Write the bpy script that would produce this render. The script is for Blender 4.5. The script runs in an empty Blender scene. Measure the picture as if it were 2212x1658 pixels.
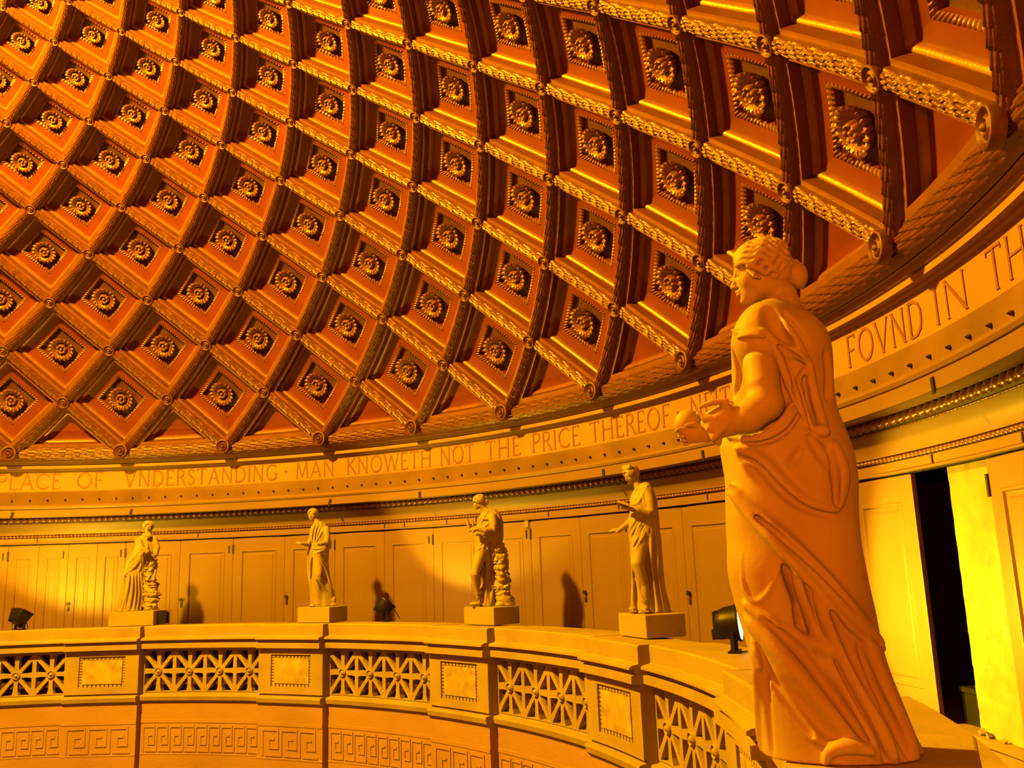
import bpy, math
import numpy as np
from mathutils import Vector, Matrix

# ------------------------------------------------------------------ scale and polar frame
# the rotunda: radii and heights in units of the dome's springing radius, 12 m; gallery floor at z = 0
S = 12.0
ZF = 0.385
def W(r, az, z):
    """radius, azimuth (degrees), height -> metres"""
    a = math.radians(az)
    return Vector((S*r*math.cos(a), S*r*math.sin(a), S*(z+ZF)))
def Wn(r, az, z):
    r, az, z = np.broadcast_arrays(np.asarray(r, float), np.radians(np.asarray(az, float)), np.asarray(z, float))
    return np.stack([S*r*np.cos(az), S*r*np.sin(az), S*(z+ZF)], -1)

sc = bpy.context.scene
col = sc.collection
# ------------------------------------------------------------------ camera
CAM = np.array([S*0.94420761, 0.0, S*(-0.22631653+ZF)])
YAW, PITCH, ROLL, FPX = math.radians(131.8423938960642), math.radians(11.405151655514027), math.radians(-2.0019981911178237), 1924.3361722429468
_f = np.array([math.cos(PITCH)*math.cos(YAW), math.cos(PITCH)*math.sin(YAW), math.sin(PITCH)])
_r0 = np.array([math.sin(YAW), -math.cos(YAW), 0.0]); _u0 = np.cross(_r0, _f)
RV = math.cos(ROLL)*_r0+math.sin(ROLL)*_u0
UV = -math.sin(ROLL)*_r0+math.cos(ROLL)*_u0
FV = _f
cd = bpy.data.cameras.new('camera'); cam = bpy.data.objects.new('camera', cd); col.objects.link(cam)
cd.sensor_width = 36.0; cd.lens = FPX/2212*36.0; cd.clip_start = 0.05; cd.clip_end = 200
cam.matrix_world = Matrix(((RV[0], UV[0], -FV[0], CAM[0]), (RV[1], UV[1], -FV[1], CAM[1]), (RV[2], UV[2], -FV[2], CAM[2]), (0, 0, 0, 1)))
sc.camera = cam
# ------------------------------------------------------------------ colour management and light
vs = sc.view_settings
vs.view_transform = 'Standard'; vs.look = 'None'; vs.exposure = 0.0; vs.gamma = 1.0; vs.use_curve_mapping = False
sc.cycles.max_bounces = 6; sc.cycles.diffuse_bounces = 2; sc.cycles.glossy_bounces = 2
sc.cycles.sample_clamp_indirect = 4.0
w = bpy.data.worlds.new('world'); sc.world = w; w.use_nodes = True
w.node_tree.nodes['Background'].inputs[0].default_value = (0.30, 0.04, 0.0, 1)
w.node_tree.nodes['Background'].inputs[1].default_value = 0.05
def lamp(name, kind, loc, energy, color, size=0.1, target=None, angle=90, blend=0.5):
    d = bpy.data.lights.new(name, kind); d.energy = energy; d.color = color
    if kind == 'AREA': d.shape = 'DISK'; d.size = size
    else: d.shadow_soft_size = size
    if kind == 'SPOT': d.spot_size = math.radians(angle); d.spot_blend = blend
    o = bpy.data.objects.new(name, d); col.objects.link(o); o.location = loc
    if target is not None: o.rotation_euler = (Vector(target)-Vector(loc)).to_track_quat('-Z', 'Y').to_euler()
    return o
WARM = (1.0, 0.49, 0.004)
GOLD = (1.0, 0.64, 0.01)
RED = (1.0, 0.15, 0.003)
# the great lamp that hangs under the crown of the dome
lamp('crown_lamp', 'POINT', (S*-0.11, S*-0.06, S*(0.60+ZF)), 37500, WARM, 0.36)
# added red fill behind the viewer, brightens the great statue's shaded side
lamp('viewer_fill', 'POINT', tuple(W(1.0, -9, -.17)), 1350, (1.0, 0.17, 0.004), 0.15)
# added red fill light, shining up from the unseen hall
lamp('hall_fill', 'AREA', (0, 0, S*(-0.75+ZF)), 30, RED, 13.0, (0, 0, 20))

# ------------------------------------------------------------------ helpers
def mesh(name, V, F, mats, parent=None, smooth=True, midx=None, loc=None):
    V = np.asarray(V, float).reshape(-1, 3)
    me = bpy.data.meshes.new(name)
    if isinstance(F, np.ndarray):
        n = len(F); k = F.shape[1]
        me.vertices.add(len(V)); me.vertices.foreach_set('co', V.astype(np.float32).ravel())
        me.loops.add(n*k); me.loops.foreach_set('vertex_index', F.astype(np.int32).ravel())
        me.polygons.add(n); me.polygons.foreach_set('loop_start', np.arange(0, n*k, k, dtype=np.int32))
        me.update(calc_edges=True)
    else:
        me.from_pydata([tuple(v) for v in V], [], [tuple(f) for f in F])
    if midx is not None: me.polygons.foreach_set('material_index', np.asarray(midx, np.int32))
    if smooth: me.polygons.foreach_set('use_smooth', np.ones(len(me.polygons), bool))
    for m in (mats if isinstance(mats, (list, tuple)) else [mats]): me.materials.append(m)
    me.update()
    o = bpy.data.objects.new(name, me); col.objects.link(o)
    if parent is not None: o.parent = parent
    if loc is not None: o.location = loc
    return o
def sharp(o, deg=35):
    me = o.data
    try: me.set_sharp_from_angle(angle=math.radians(deg))
    except Exception: pass
    return o
def empty(name, loc=(0, 0, 0), rz=0.0):
    o = bpy.data.objects.new(name, None); o.empty_display_size = 0.1; col.objects.link(o)
    o.location = loc; o.rotation_euler = (0, 0, rz); return o
def tag(o, label, cat, group=None, kind=None):
    o['label'] = label; o['category'] = cat
    if group: o['group'] = group
    if kind: o['kind'] = kind
    return o
def struct(o):
    o['kind'] = 'structure'; return o
def dup(o, parent=None):
    c = o.copy(); col.objects.link(c); c.parent = parent
    for ch in list(o.children): dup(ch, c)
    return c
class MB:
    """collects quads, boxes and tubes for one mesh"""
    def __init__(s): s.V = []; s.F = []; s.M = []; s.n = 0
    def add(s, V, F, m=0):
        V = np.asarray(V, float).reshape(-1, 3); s.V.append(V)
        for f in F: s.F.append([int(i)+s.n for i in f]); s.M.append(m)
        s.n += len(V); return s
    def grid(s, P, m=0, cu=False, cv=False, flip=False):
        a, b = P.shape[:2]; F = []
        for i in range(a if cu else a-1):
            for j in range(b if cv else b-1):
                q = [i*b+j, ((i+1) % a)*b+j, ((i+1) % a)*b+(j+1) % b, i*b+(j+1) % b]
                F.append(q[::-1] if flip else q)
        return s.add(P.reshape(-1, 3), F, m)
    def box(s, c, d, m=0, R=None):
        c = np.asarray(c, float); d = np.asarray(d, float)/2
        V = np.array([[x, y, z] for x in (-1, 1) for y in (-1, 1) for z in (-1, 1)])*d
        if R is not None: V = V@np.asarray(R).T
        return s.add(V+c, [(0, 1, 3, 2), (4, 6, 7, 5), (0, 4, 5, 1), (2, 3, 7, 6), (0, 2, 6, 4), (1, 5, 7, 3)], m)
    def cyl(s, a, b, r0, r1=None, n=16, m=0):
        return s.tube([a, b], [r0, r0 if r1 is None else r1], n, m)
    def tube(s, pts, rad, n=10, m=0, caps=True):
        pts = np.asarray(pts, float); k = len(pts); rad = np.broadcast_to(rad, (k,))
        T = np.gradient(pts, axis=0); T /= np.linalg.norm(T, axis=1)[:, None]+1e-12
        up = np.array([0, 0, 1.0]) if abs(T[0, 2]) < 0.9 else np.array([1.0, 0, 0]); P = []
        for i in range(k):
            x = np.cross(up, T[i]); x /= np.linalg.norm(x)+1e-12; y = np.cross(T[i], x); up = y
            t = np.arange(n)*2*math.pi/n
            P.append(pts[i]+rad[i]*(np.cos(t)[:, None]*x+np.sin(t)[:, None]*y))
        s.grid(np.array(P), m, cv=True)
        if caps:
            s.F.append([s.n-k*n+j for j in range(n)][::-1]); s.M.append(m); s.F.append([s.n-n+j for j in range(n)]); s.M.append(m)
        return s
    def build(s, name, mats, parent=None, smooth=False, loc=None, ang=35):
        o = mesh(name, np.concatenate(s.V), s.F, mats, parent, smooth, s.M, loc)
        if smooth and ang: sharp(o, ang)
        return o

# ------------------------------------------------------------------ materials (all procedural)
TONE = .37      # base colours scaled down so bounced light fades and shadows stay deep
def mat(name, base, rough=0.7, metal=0.0, mottle=0.0, mcol=None, scale=3.0, bump=0.0, bscale=40.0, spec=0.3, emit=None, es=0, detail=4):
    base = tuple(x*TONE for x in base) if not emit else base; mcol = tuple(x*TONE for x in mcol) if mcol else None
    m = bpy.data.materials.new(name); m.use_nodes = True; nt = m.node_tree; b = nt.nodes['Principled BSDF']
    b.inputs['Base Color'].default_value = (*base, 1); b.inputs['Roughness'].default_value = rough
    b.inputs['Metallic'].default_value = metal; b.inputs['Specular IOR Level'].default_value = spec
    tc = nt.nodes.new('ShaderNodeTexCoord')
    if mottle > 0:
        n = nt.nodes.new('ShaderNodeTexNoise'); n.inputs['Scale'].default_value = scale; n.inputs['Detail'].default_value = detail
        nt.links.new(tc.outputs['Object'], n.inputs['Vector'])
        r = nt.nodes.new('ShaderNodeValToRGB'); nt.links.new(n.outputs['Fac'], r.inputs['Fac'])
        r.color_ramp.elements[0].position = 0.5-0.22; r.color_ramp.elements[1].position = 0.5+0.22
        c2 = mcol if mcol else tuple(x*(1-mottle) for x in base)
        r.color_ramp.elements[0].color = (*c2, 1); r.color_ramp.elements[1].color = (*base, 1)
        nt.links.new(r.outputs['Color'], b.inputs['Base Color'])
    if bump > 0:
        n2 = nt.nodes.new('ShaderNodeTexNoise'); n2.inputs['Scale'].default_value = bscale; n2.inputs['Detail'].default_value = 5
        nt.links.new(tc.outputs['Object'], n2.inputs['Vector'])
        bp = nt.nodes.new('ShaderNodeBump'); bp.inputs['Strength'].default_value = bump; bp.inputs['Distance'].default_value = 0.02
        nt.links.new(n2.outputs['Fac'], bp.inputs['Height']); nt.links.new(bp.outputs['Normal'], b.inputs['Normal'])
    if emit:
        b.inputs['Emission Color'].default_value = (*emit, 1); b.inputs['Emission Strength'].default_value = es
    return m
M = {}
M['stone'] = mat('limestone', (.80, .62, .36), .85, mottle=.25, scale=1.6, bump=.25, bscale=30)
M['stone_low'] = mat('limestone_drum', (.86, .52, .60), .85, mottle=.22, scale=.8, bump=.25, bscale=25)
M['paint'] = mat('cream_paint', (.46, .265, .13), .5, mottle=.12, scale=1.2, bump=.08, bscale=60)
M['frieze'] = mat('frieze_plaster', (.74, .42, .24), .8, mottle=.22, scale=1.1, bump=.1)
M['letter'] = mat('letter_paint', (.48, .19, .08), .8, mottle=.2, scale=5)
M['frieze_shade'] = mat('shaded_plaster', (.46, .25, .14), .85, mottle=.35, scale=1.5, bump=.15)  # frieze plaster in a darker tone, for the painted shadow band
M['marble'] = mat('statue_marble', (.80, .66, .45), .6, mottle=.22, mcol=(.64, .46, .28), scale=3.2, bump=.12, bscale=22)
M['field'] = mat('coffer_red_paint', (.33, .050, .03), .6, mottle=.3, scale=2.0, bump=.1, bscale=12)
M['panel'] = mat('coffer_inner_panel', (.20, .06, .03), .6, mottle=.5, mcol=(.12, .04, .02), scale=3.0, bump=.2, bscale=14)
M['ochre'] = mat('coffer_side_ochre', (.28, .080, .03), .5, mottle=.25, scale=2.5, bump=.1, bscale=12)
M['gold'] = mat('worn_gilding', (.56, .215, .05), .38, metal=.2, mottle=.3, scale=4, bump=.15, bscale=30, spec=.6)
M['bronze'] = mat('bronzed_leaf', (.32, .094, .04), .38, metal=.2, mottle=.4, scale=5, bump=.3, bscale=40, spec=.6)
M['rosette'] = mat('gilded_rosette', (.50, .19, .055), .42, metal=.15, mottle=.3, scale=6, spec=.55)
M['hall'] = mat('hall_floor_marble', (.07, .03, .015), .6, mottle=.3, scale=.5)
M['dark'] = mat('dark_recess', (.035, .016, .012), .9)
M['black'] = mat('black_metal', (.03, .022, .02), .45, metal=.3)
M['iron'] = mat('dark_iron', (.06, .03, .02), .6)
M['tape'] = mat('dark_blue_tape', (.03, .022, .05), .7)
M['plaque'] = mat('plaque_marble', (1.15, .95, .62), .4, mottle=.6, mcol=(.62, .44, .26), scale=6, detail=8)
M['egg'] = mat('dark_bronze_eggs', (.36, .13, .06), .35, metal=.2, mottle=.3, scale=6, spec=.5)
M['walk'] = mat('walkway_shade_brown', (.16, .07, .035), .8, mottle=.3, scale=1)  # darkened for the shade behind the pierced panels
M['foil'] = mat('shiny_crumpled_plaster', (.78, .62, .25), .28, mottle=.3, scale=5, bump=.9, bscale=5, spec=.8)
M['lens'] = mat('lamp_lens', (1, .9, .7), .3, emit=(1, .80, .45), es=14)
M['brass'] = mat('bright_hinge', (.9, .75, .5), .3, metal=.5)
M['debris'] = mat('plaster_rubble', (.66, .46, .24), .9, mottle=.5, scale=12)
# ------------------------------------------------------------------ the coffered dome
ZC = -0.3403728499108503; RS = math.sqrt(1+ZC*ZC); A0 = math.degrees(2.514278657655257); DA = 11.25
LAT = [math.asin(-ZC/RS), .41980216, .51026532, .59553203, .67852717, .75398234, .82712059, .89328118, .95596773, 1.01271982, 1.0650, 1.1130, 1.1565, 1.1965, 1.2330]
LATB = LAT[0]-.094     # the node row that would come below the springing
def sph(az, lat, h):   # azimuth deg, latitude rad, h = recess beyond the dome surface
    a = np.radians(az); r = RS+h
    return np.stack([S*r*np.cos(lat)*np.cos(a), S*r*np.cos(lat)*np.sin(a), S*(ZC+r*np.sin(lat)+ZF)], -1)
def lat(i): return LATB if i < 0 else LAT[i]
def cell(i, k):
    """cell whose centre sits on row i at azimuth index k -> corners top,right,bottom,left (az,lat) and side"""
    a = A0-DA*k
    T = (a, lat(i+1)); B = (a, lat(i-1)); R = (a-DA/2, lat(i)); L = (a+DA/2, lat(i))
    side = .5*(math.hypot(math.radians(DA/2)*math.cos(lat(i)), lat(i+1)-lat(i))+math.hypot(math.radians(DA/2)*math.cos(lat(i)), lat(i)-lat(i-1)))*RS
    return T, R, B, L, side
def cmap(c, s, t, d):   # s from T to R, t from T to L, d in cell sides (positive = recessed)
    T, R, B, L, side = c
    az = (1-s)*(1-t)*T[0]+s*(1-t)*R[0]+s*t*B[0]+(1-s)*t*L[0]
    la = (1-s)*(1-t)*T[1]+s*(1-t)*R[1]+s*t*B[1]+(1-s)*t*L[1]
    return sph(az, la, d*side)
# profile from the rib edge inward: inset, recess, material of the band that starts here
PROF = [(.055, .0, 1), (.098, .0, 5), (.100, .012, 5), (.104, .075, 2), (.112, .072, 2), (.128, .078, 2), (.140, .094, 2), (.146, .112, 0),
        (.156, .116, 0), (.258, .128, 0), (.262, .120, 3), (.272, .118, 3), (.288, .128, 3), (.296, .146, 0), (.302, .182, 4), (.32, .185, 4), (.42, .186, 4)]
MATC = ['field', 'gold', 'gold', 'gold', 'panel']
def square_template(m, eggs):
    loops = []
    for f, d, _ in PROF:
        n = 4*m; P = []
        for e in range(4):
            q = np.arange(m)/m; g = 1-2*f
            a = {0: (f+g*q, f+0*q), 1: (1-f+0*q, f+g*q), 2: (1-f-g*q, 1-f+0*q), 3: (f+0*q, 1-f-g*q)}[e]
            dd = np.full(m, d)
            if .262 <= f <= .29 and eggs: dd = d+.022*(1-np.abs(np.sin(math.pi*eggs*q))**.6)
            P.append(np.stack([a[0], a[1], dd], -1))
        loops.append(np.concatenate(P))
    V = np.concatenate(loops+[np.array([[.5, .5, .186]])]); F = {}
    n = 4*m; L = len(PROF)
    for li in range(L-1):
        j = np.arange(n); q = np.stack([li*n+j, li*n+(j+1) % n, (li+1)*n+(j+1) % n, (li+1)*n+j], -1)
        F.setdefault(PROF[li][2], []).append(q)
    j = np.arange(n); c = np.full(n, L*n)
    F.setdefault(4, []).append(np.stack([(L-1)*n+j, (L-1)*n+(j+1) % n, c, c], -1))
    return V, {k: np.concatenate(v) for k, v in F.items()}
TPROF = [(.055, .0, 1), (.098, .0, 5), (.100, .012, 5), (.104, .075, 2), (.112, .072, 2), (.128, .078, 2), (.140, .094, 2), (.146, .112, 0), (.156, .116, 0), (.22, .117, 0)]
def tri_template(m):
    loops = []
    for f, d, _ in TPROF:
        g = .12+(f-.055)*1.42 if f > .06 else .03
        e = 1-g; a = np.array([f, f]); b = np.array([e-f, f]); c = np.array([f, e-f]); q = (np.arange(m)/m)[:, None]
        P = np.concatenate([a+(b-a)*q, b+(c-b)*q, c+(a-c)*q]); loops.append(np.concatenate([P, np.full((len(P), 1), d)], 1))
    V = np.concatenate(loops+[np.array([[.29, .29, .117]])]); F = {}; n = 3*m; L = len(TPROF)
    for li in range(L-1):
        j = np.arange(n); F.setdefault(TPROF[li][2], []).append(np.stack([li*n+j, li*n+(j+1) % n, (li+1)*n+(j+1) % n, (li+1)*n+j], -1))
    j = np.arange(n); c = np.full(n, L*n); F.setdefault(0, []).append(np.stack([(L-1)*n+j, (L-1)*n+(j+1) % n, c, c], -1))
    return V, {k: np.concatenate(v) for k, v in F.items()}
def visk(k):   # azimuth indices that the gallery camera can see
    return -1.5 <= k <= 13.5
parts = {k: ([], [], 0) for k in range(6)}
acc = {k: {'V': [], 'F': [], 'n': 0} for k in range(6)}
def put(c, tpl):
    V, F = tpl; P = cmap(c, V[:, 0], V[:, 1], V[:, 2])
    for k, f in F.items():
        u = np.unique(f); rm = np.zeros(len(P), int); rm[u] = np.arange(len(u))
        a = acc[k]; a['V'].append(P[u]); a['F'].append(rm[f]+a['n']); a['n'] += len(u)
T_hi, T_lo, T_far = square_template(52, 13), square_template(18, 9), square_template(3, 0)
TT_hi, TT_far = tri_template(6), tri_template(2)
cells = []
for i in range(1, 14):
    for kk in range(32):
        k = kk-8+(0.0 if i % 2 else 0.5)
        c = cell(i, k); v = visk(k); cells.append((i, k, c, v))
        put(c, (T_hi if (i <= 5 or k > 6) else T_lo) if v else T_far)
for kk in range(32):
    k = kk-8
    a = A0-DA*k
    c = ((a, LAT[1]) if False else (a-0, LAT[1]), (a-DA/2, LAT[0]), (a, LATB), (a+DA/2, LAT[0]), cell(0, k+.0)[4])
    # half cells stand between ring nodes: apex on row 1 (index k+.5)
    a = A0-DA*(k+.5); c = ((a, LAT[1]), (a-DA/2, LAT[0]), (a, LATB), (a+DA/2, LAT[0]), c[4])
    put(c, TT_hi if visk(k) else TT_far)
def flush(i, name, m, parent):
    a = acc[i]; F = np.concatenate(a['F']); tri = F[:, 2] == F[:, 3]
    fl = [tuple(q[:3]) if t else tuple(q) for q, t in zip(F.tolist(), tri)]
    o = mesh(name, np.concatenate(a['V']), fl, m, parent, True); sharp(o, 40); return o
ceiling = struct(flush(0, 'ceiling', M['field'], None))
flush(1, 'rib_fillet', M['gold'], ceiling)
flush(2, 'coffer_moulding', M['gold'], ceiling)
flush(3, 'egg_moulding', M['rosette'], ceiling)
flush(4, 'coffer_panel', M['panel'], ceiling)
flush(5, 'coffer_side', M['ochre'], ceiling)
# leaf-covered ribs: a rounded bar with overlapping laurel leaves
def leaf_h(u, v, nu, nv):
    """imbricated leaves; u along in leaf rows, v across -1..1"""
    x = (v+1)/2*nv; row = np.floor(u)
    best = np.zeros_like(u)
    for dr in (0, 1, 2):
        R = row-dr; off = .5*(R % 2); cx = np.floor(x-off)+.5+off; w = np.abs(x-cx)*2
        tip = R+2.35-1.25*w**2.2; t = tip-u     # distance behind the tip
        L = u-R
        h = np.where((t > 0), (.25+.75*(L/2.35))*(1-.35*w**2)-.18*np.exp(-(w/.13)**2), 0)
        best = np.maximum(best, h)
    return best
def rib_template(nu, nv, w, hgt, leaves, across):
    u = np.linspace(.055, .945, nu); v = np.linspace(-1, 1, nv); U, Vv = np.meshgrid(u, v, indexing='ij')
    h = np.sqrt(np.clip(1-Vv**2*.96, 0, 1))*hgt+leaf_h(U*leaves, Vv, leaves, across)*.032*(1-Vv**4)
    h = np.where(np.abs(Vv) > .99, -.002, h)
    V = np.stack([U.ravel(), (Vv*w).ravel(), -h.ravel()], -1)
    i, j = np.meshgrid(np.arange(nu-1), np.arange(nv-1), indexing='ij'); b = (i*nv+j).ravel()
    F = np.stack([b, b+1, b+nv+1, b+nv], -1); return V, F
R_hi = rib_template(130, 37, .062, .040, 11, 4); R_md = rib_template(80, 25, .062, .040, 10, 4); R_lo = rib_template(12, 7, .062, .045, 10, 3)
rib = {0: {'V': [], 'F': [], 'n': 0}, 1: {'V': [], 'F': [], 'n': 0}}
def put_rib(c, edge, tpl):
    V, F = tpl; u, v, d = V[:, 0], V[:, 1], V[:, 2]
    s, t = (u, v) if edge == 0 else (v, u)
    P = cmap(c, s, t, d); a = rib[edge]
    a['V'].append(P); a['F'].append((F if edge == 1 else F[:, ::-1])+a['n']); a['n'] += len(P)
for i in range(0, 15):
    for kk in range(32):
        k = kk-8+(0.0 if i % 2 else 0.5)
        c = None
        # edges of the cell below-centred on row i: top->right (0) and top->left (1), apex on row i+1
        if i+1 < len(LAT):
            if i == 0:
                a = A0-DA*k; c = ((a, LAT[1]), (a-DA/2, LAT[0]), (a, LATB), (a+DA/2, LAT[0]), cell(1, .5)[4])
            else: c = cell(i, k)
            v = visk(k)
            tp = (R_hi if (k > 5.5 and i <= 6) else R_md) if v else R_lo
            put_rib(c, 0, tp); put_rib(c, 1, tp)
for e, nm in ((0, 'leaf_rib'), (1, 'leaf_rib')):
    o = mesh(nm, np.concatenate(rib[e]['V']), np.concatenate(rib[e]['F']), M['bronze'], ceiling); sharp(o, 60)
# garland of overlapping leaves around the springing
def garland(az0, az1, nu, nv, n_leaf, across, r, z0, z1, bulge):
    u = np.linspace(0, 1, nu); v = np.linspace(-1, 1, nv); U, Vv = np.meshgrid(u, v, indexing='ij')
    h = bulge*np.sqrt(np.clip(1-Vv**2*.98, 0, 1))+leaf_h(U*n_leaf, Vv, n_leaf, across)*.0042*(1-Vv**4)
    P = Wn(r-h, az0+(az1-az0)*U, (z0+z1)/2+(z1-z0)/2*Vv)
    i, j = np.meshgrid(np.arange(nu-1), np.arange(nv-1), indexing='ij'); b = (i*nv+j).ravel()
    return P.reshape(-1, 3), np.stack([b, b+1, b+nv+1, b+nv], -1)
GV = []; GF = []; gn = 0
for a0_, a1_, nu in ((10, 80, 1900), (80, 160, 1300), (160, 370, 300)):
    P, F = garland(a0_, a1_, nu, 45, int((a1_-a0_)*1.35), 4, 1.006, -.0135, .0145, .010)
    GV.append(P); GF.append(F[:, ::-1]+gn); gn += len(P)
sharp(mesh('leaf_garland', np.concatenate(GV), np.concatenate(GF), M['bronze'], ceiling), 60)
# crown ring that closes the dome
la = np.linspace(LAT[13]-.02, math.pi/2, 10); az = np.linspace(0, 360, 65)
g = MB(); g.grid(sph(az[None, :]+0*la[:, None], la[:, None]+0*az[None, :], .012)); g.build('crown_disc', M['field'], ceiling, True)

# ---- rosettes
def polar(nt, rs, fr, fz, close=True):
    t = np.arange(nt)*2*math.pi/nt; P = []
    for r in rs:
        P.append(np.stack([fr(r, t)*np.cos(t), fr(r, t)*np.sin(t), fz(r, t)], -1))
    return np.array(P)
def rosette_outer(nt=144, N=18):
    b = MB()
    def lob(t): return np.abs(np.cos(N*t/2))
    def fr(r, t): return r*(1-.17*(1-lob(t)**.6)*np.clip((r-.55)/.45, 0, 1))
    def fz(r, t):
        x = (r-.42)/.58
        cup = .04+.42*np.sin(np.clip(x, 0, 1)*math.pi*.62)**1.2
        return cup*(1-.28*(1-lob(t)**.8))+.035*np.cos(N*t*2)*np.clip(x, 0, 1)+.03*np.cos(N*t/2*3)**2
    P = polar(nt, np.linspace(.40, 1.0, 8), fr, fz)
    back = np.array([P[-1]*[.97, .97, 1]+[0, 0, -.07], P[-1]*[.80, .80, 0]+[0, 0, .10], P[-1]*[.55, .55, 0]+[0, 0, -.02]])
    b.grid(np.concatenate([P, back]), cv=True, flip=False)
    # a second, inner ruff of leaves
    def fr2(r, t): return r*(1-.2*(1-np.abs(np.cos(N*(t+.22)/2))**.7)*np.clip((r-.4)/.3, 0, 1))
    def fz2(r, t): return .10+.34*np.clip((r-.40)/.32, 0, 1)**.8*(.75+.25*np.abs(np.cos(N*(t+.22)/2)))
    P = polar(nt, np.linspace(.38, .74, 6), fr2, fz2)
    b.grid(np.concatenate([P, np.array([P[-1]*[.96, .96, 1]-[0, 0, .06], P[-1]*[.8, .8, 0]+[0, 0, .12]])]), cv=True)
    return b
def rosette_inner(nt=56, N=7):
    b = MB()
    def fr(r, t): return r*(1-.14*(1-np.abs(np.cos(N*t/2)))*np.clip((r-.2)/.2, 0, 1))
    def fz(r, t): return .20+.30*np.sin(np.clip((r-.14)/.28, 0, 1)*math.pi*.85)*(.75+.25*np.abs(np.cos(N*t/2)))
    P = polar(nt, np.linspace(.13, .42, 7), fr, fz); b.grid(np.concatenate([P, P[-1:]*[.95, .95, 0]+[0, 0, 0.05]]), cv=True)
    a = np.linspace(math.pi/2, -.4, 7)
    def f1(r, t): return .13*math.cos(a[int(round(r))])+0*t
    def f2(r, t): return .34+.15*math.sin(a[int(round(r))])+0*t
    b.grid(polar(16, range(7), f1, f2), cv=True, flip=False)
    return b
def frame_at(c, s, t, d):
    p = cmap(c, np.array(s), np.array(t), np.array(d)); e = .02
    ps = cmap(c, np.array(s+e), np.array(t), np.array(d))-p; pt = cmap(c, np.array(s), np.array(t+e), np.array(d))-p
    n = np.cross(ps, pt); n /= np.linalg.norm(n)
    inw = np.array([0, 0, S*(ZC+ZF)])-p
    if n@inw < 0: n = -n
    up = np.array([0, 0, 1.0]); x = np.cross(up, n); x /= np.linalg.norm(x); y = np.cross(n, x)
    return p, np.stack([x, y, n], -1)
ro = rosette_outer().build('petal_ring', M['rosette'], None, True, ang=70); ri = rosette_inner().build('flower_centre', M['rosette'], None, True, ang=70)
base = empty('rosette'); ro.parent = base; ri.parent = base
ORD = ['leftmost', 'second from the left', 'third from the left', 'fourth from the left', 'fifth from the left', 'sixth from the left', 'seventh from the left', 'eighth from the left', 'ninth from the left', 'tenth from the left', 'eleventh from the left', 'twelfth from the left']
ROWN = ['lowest', 'second', 'third', 'fourth', 'fifth', 'sixth', 'seventh', 'eighth', 'ninth', 'tenth', 'eleventh', 'twelfth', 'thirteenth']
def pix(p):
    d = np.asarray(p)-CAM; z = d@FV
    return (1106+FPX*(d@RV)/z, 829-FPX*(d@UV)/z) if z > .1 else (-9999, -9999)
used = False
for i in range(1, 13):
    row = [(k, c) for (ii, k, c, v) in cells if ii == i and v]
    vis = []
    for k, c in row:
        p, R = frame_at(c, .5, .5, .176); u, v = pix(p)
        if -60 < u < 2290 and -70 < v < 1000: vis.append((u, k, c, p, R))
    vis.sort(key=lambda q: q[0])
    for n, (u, k, c, p, R) in enumerate(vis):
        o = base if not used else dup(base); used = True
        s = c[4]*S*.168
        o.matrix_world = Matrix.Translation(Vector(p)) @ Matrix(R.tolist()).to_4x4() @ Matrix.Rotation(.3*n, 4, 'Z') @ Matrix.Diagonal((s, s, s*1.35, 1))
        tag(o, f'gilded rosette, {ORD[min(n, 11)]}, in the {ROWN[i-1]} row of coffers up the dome', 'rosette', 'gilded rosettes in the dome coffers')
# ---- bosses where the ribs cross
def boss_mesh():
    b = MB(); t = np.arange(28)*2*math.pi/28
    prof = [(1.0, -.1), (1.02, .35), (.95, .52), (.84, .55), (.74, .42), (.66, .22), (.60, .20), (.56, .42), (.42, .52), (.30, .40), (.24, .30), (.22, .50), (.14, .64), (.0, .68)]
    P = []
    for r, z in prof:
        k = .10*np.abs(np.cos(4*t)) if .25 < r < .6 else 0*t
        P.append(np.stack([r*(1-k)*np.cos(t), r*(1-k)*np.sin(t), z+0*t+.08*k], -1))
    b.grid(np.array(P), cv=True); return b
bo = boss_mesh().build('rib_boss', M['bronze'], None, True, ang=50)
used = False
for i in range(0, 14):
    vis = []
    for kk in range(-2, 15):
        k = kk+(.5 if i % 2 else 0.0)
        a = A0-DA*k; la_ = LAT[i]; p = sph(a, la_, 0.0)
        if i == 0: p = Wn(.994, a, .0)
        u, v = pix(p)
        if -25 < u < 2240 and -25 < v < 1020: vis.append((u, a, la_, p))
    vis.sort(key=lambda q: q[0])
    for n, (u, a, la_, p) in enumerate(vis):
        o = bo if not used else dup(bo); used = True
        nrm = -np.array([math.cos(la_)*math.cos(math.radians(a)), math.cos(la_)*math.sin(math.radians(a)), math.sin(la_)])
        if i == 0: nrm = -np.array([math.cos(math.radians(a)), math.sin(math.radians(a)), .0])
        x = np.cross([0, 0, 1.0], nrm); x /= np.linalg.norm(x); y = np.cross(nrm, x)
        side = cell(max(i, 1), 0)[4]*S
        s = side*(.080 if i else .098)
        hgt = (side*.030 if i else S*.004)
        o.matrix_world = Matrix.Translation(Vector(p+nrm*hgt)) @ Matrix(np.stack([x, y, nrm], -1).tolist()).to_4x4() @ Matrix.Scale(s, 4)
        where = 'on the leaf garland at the dome foot' if i == 0 else f'in the {ROWN[i-1]} row of rib crossings'
        tag(o, f'small scrolled boss, {ORD[min(n, 11)]}, {where}', 'boss', 'bosses on the rib crossings')
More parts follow.
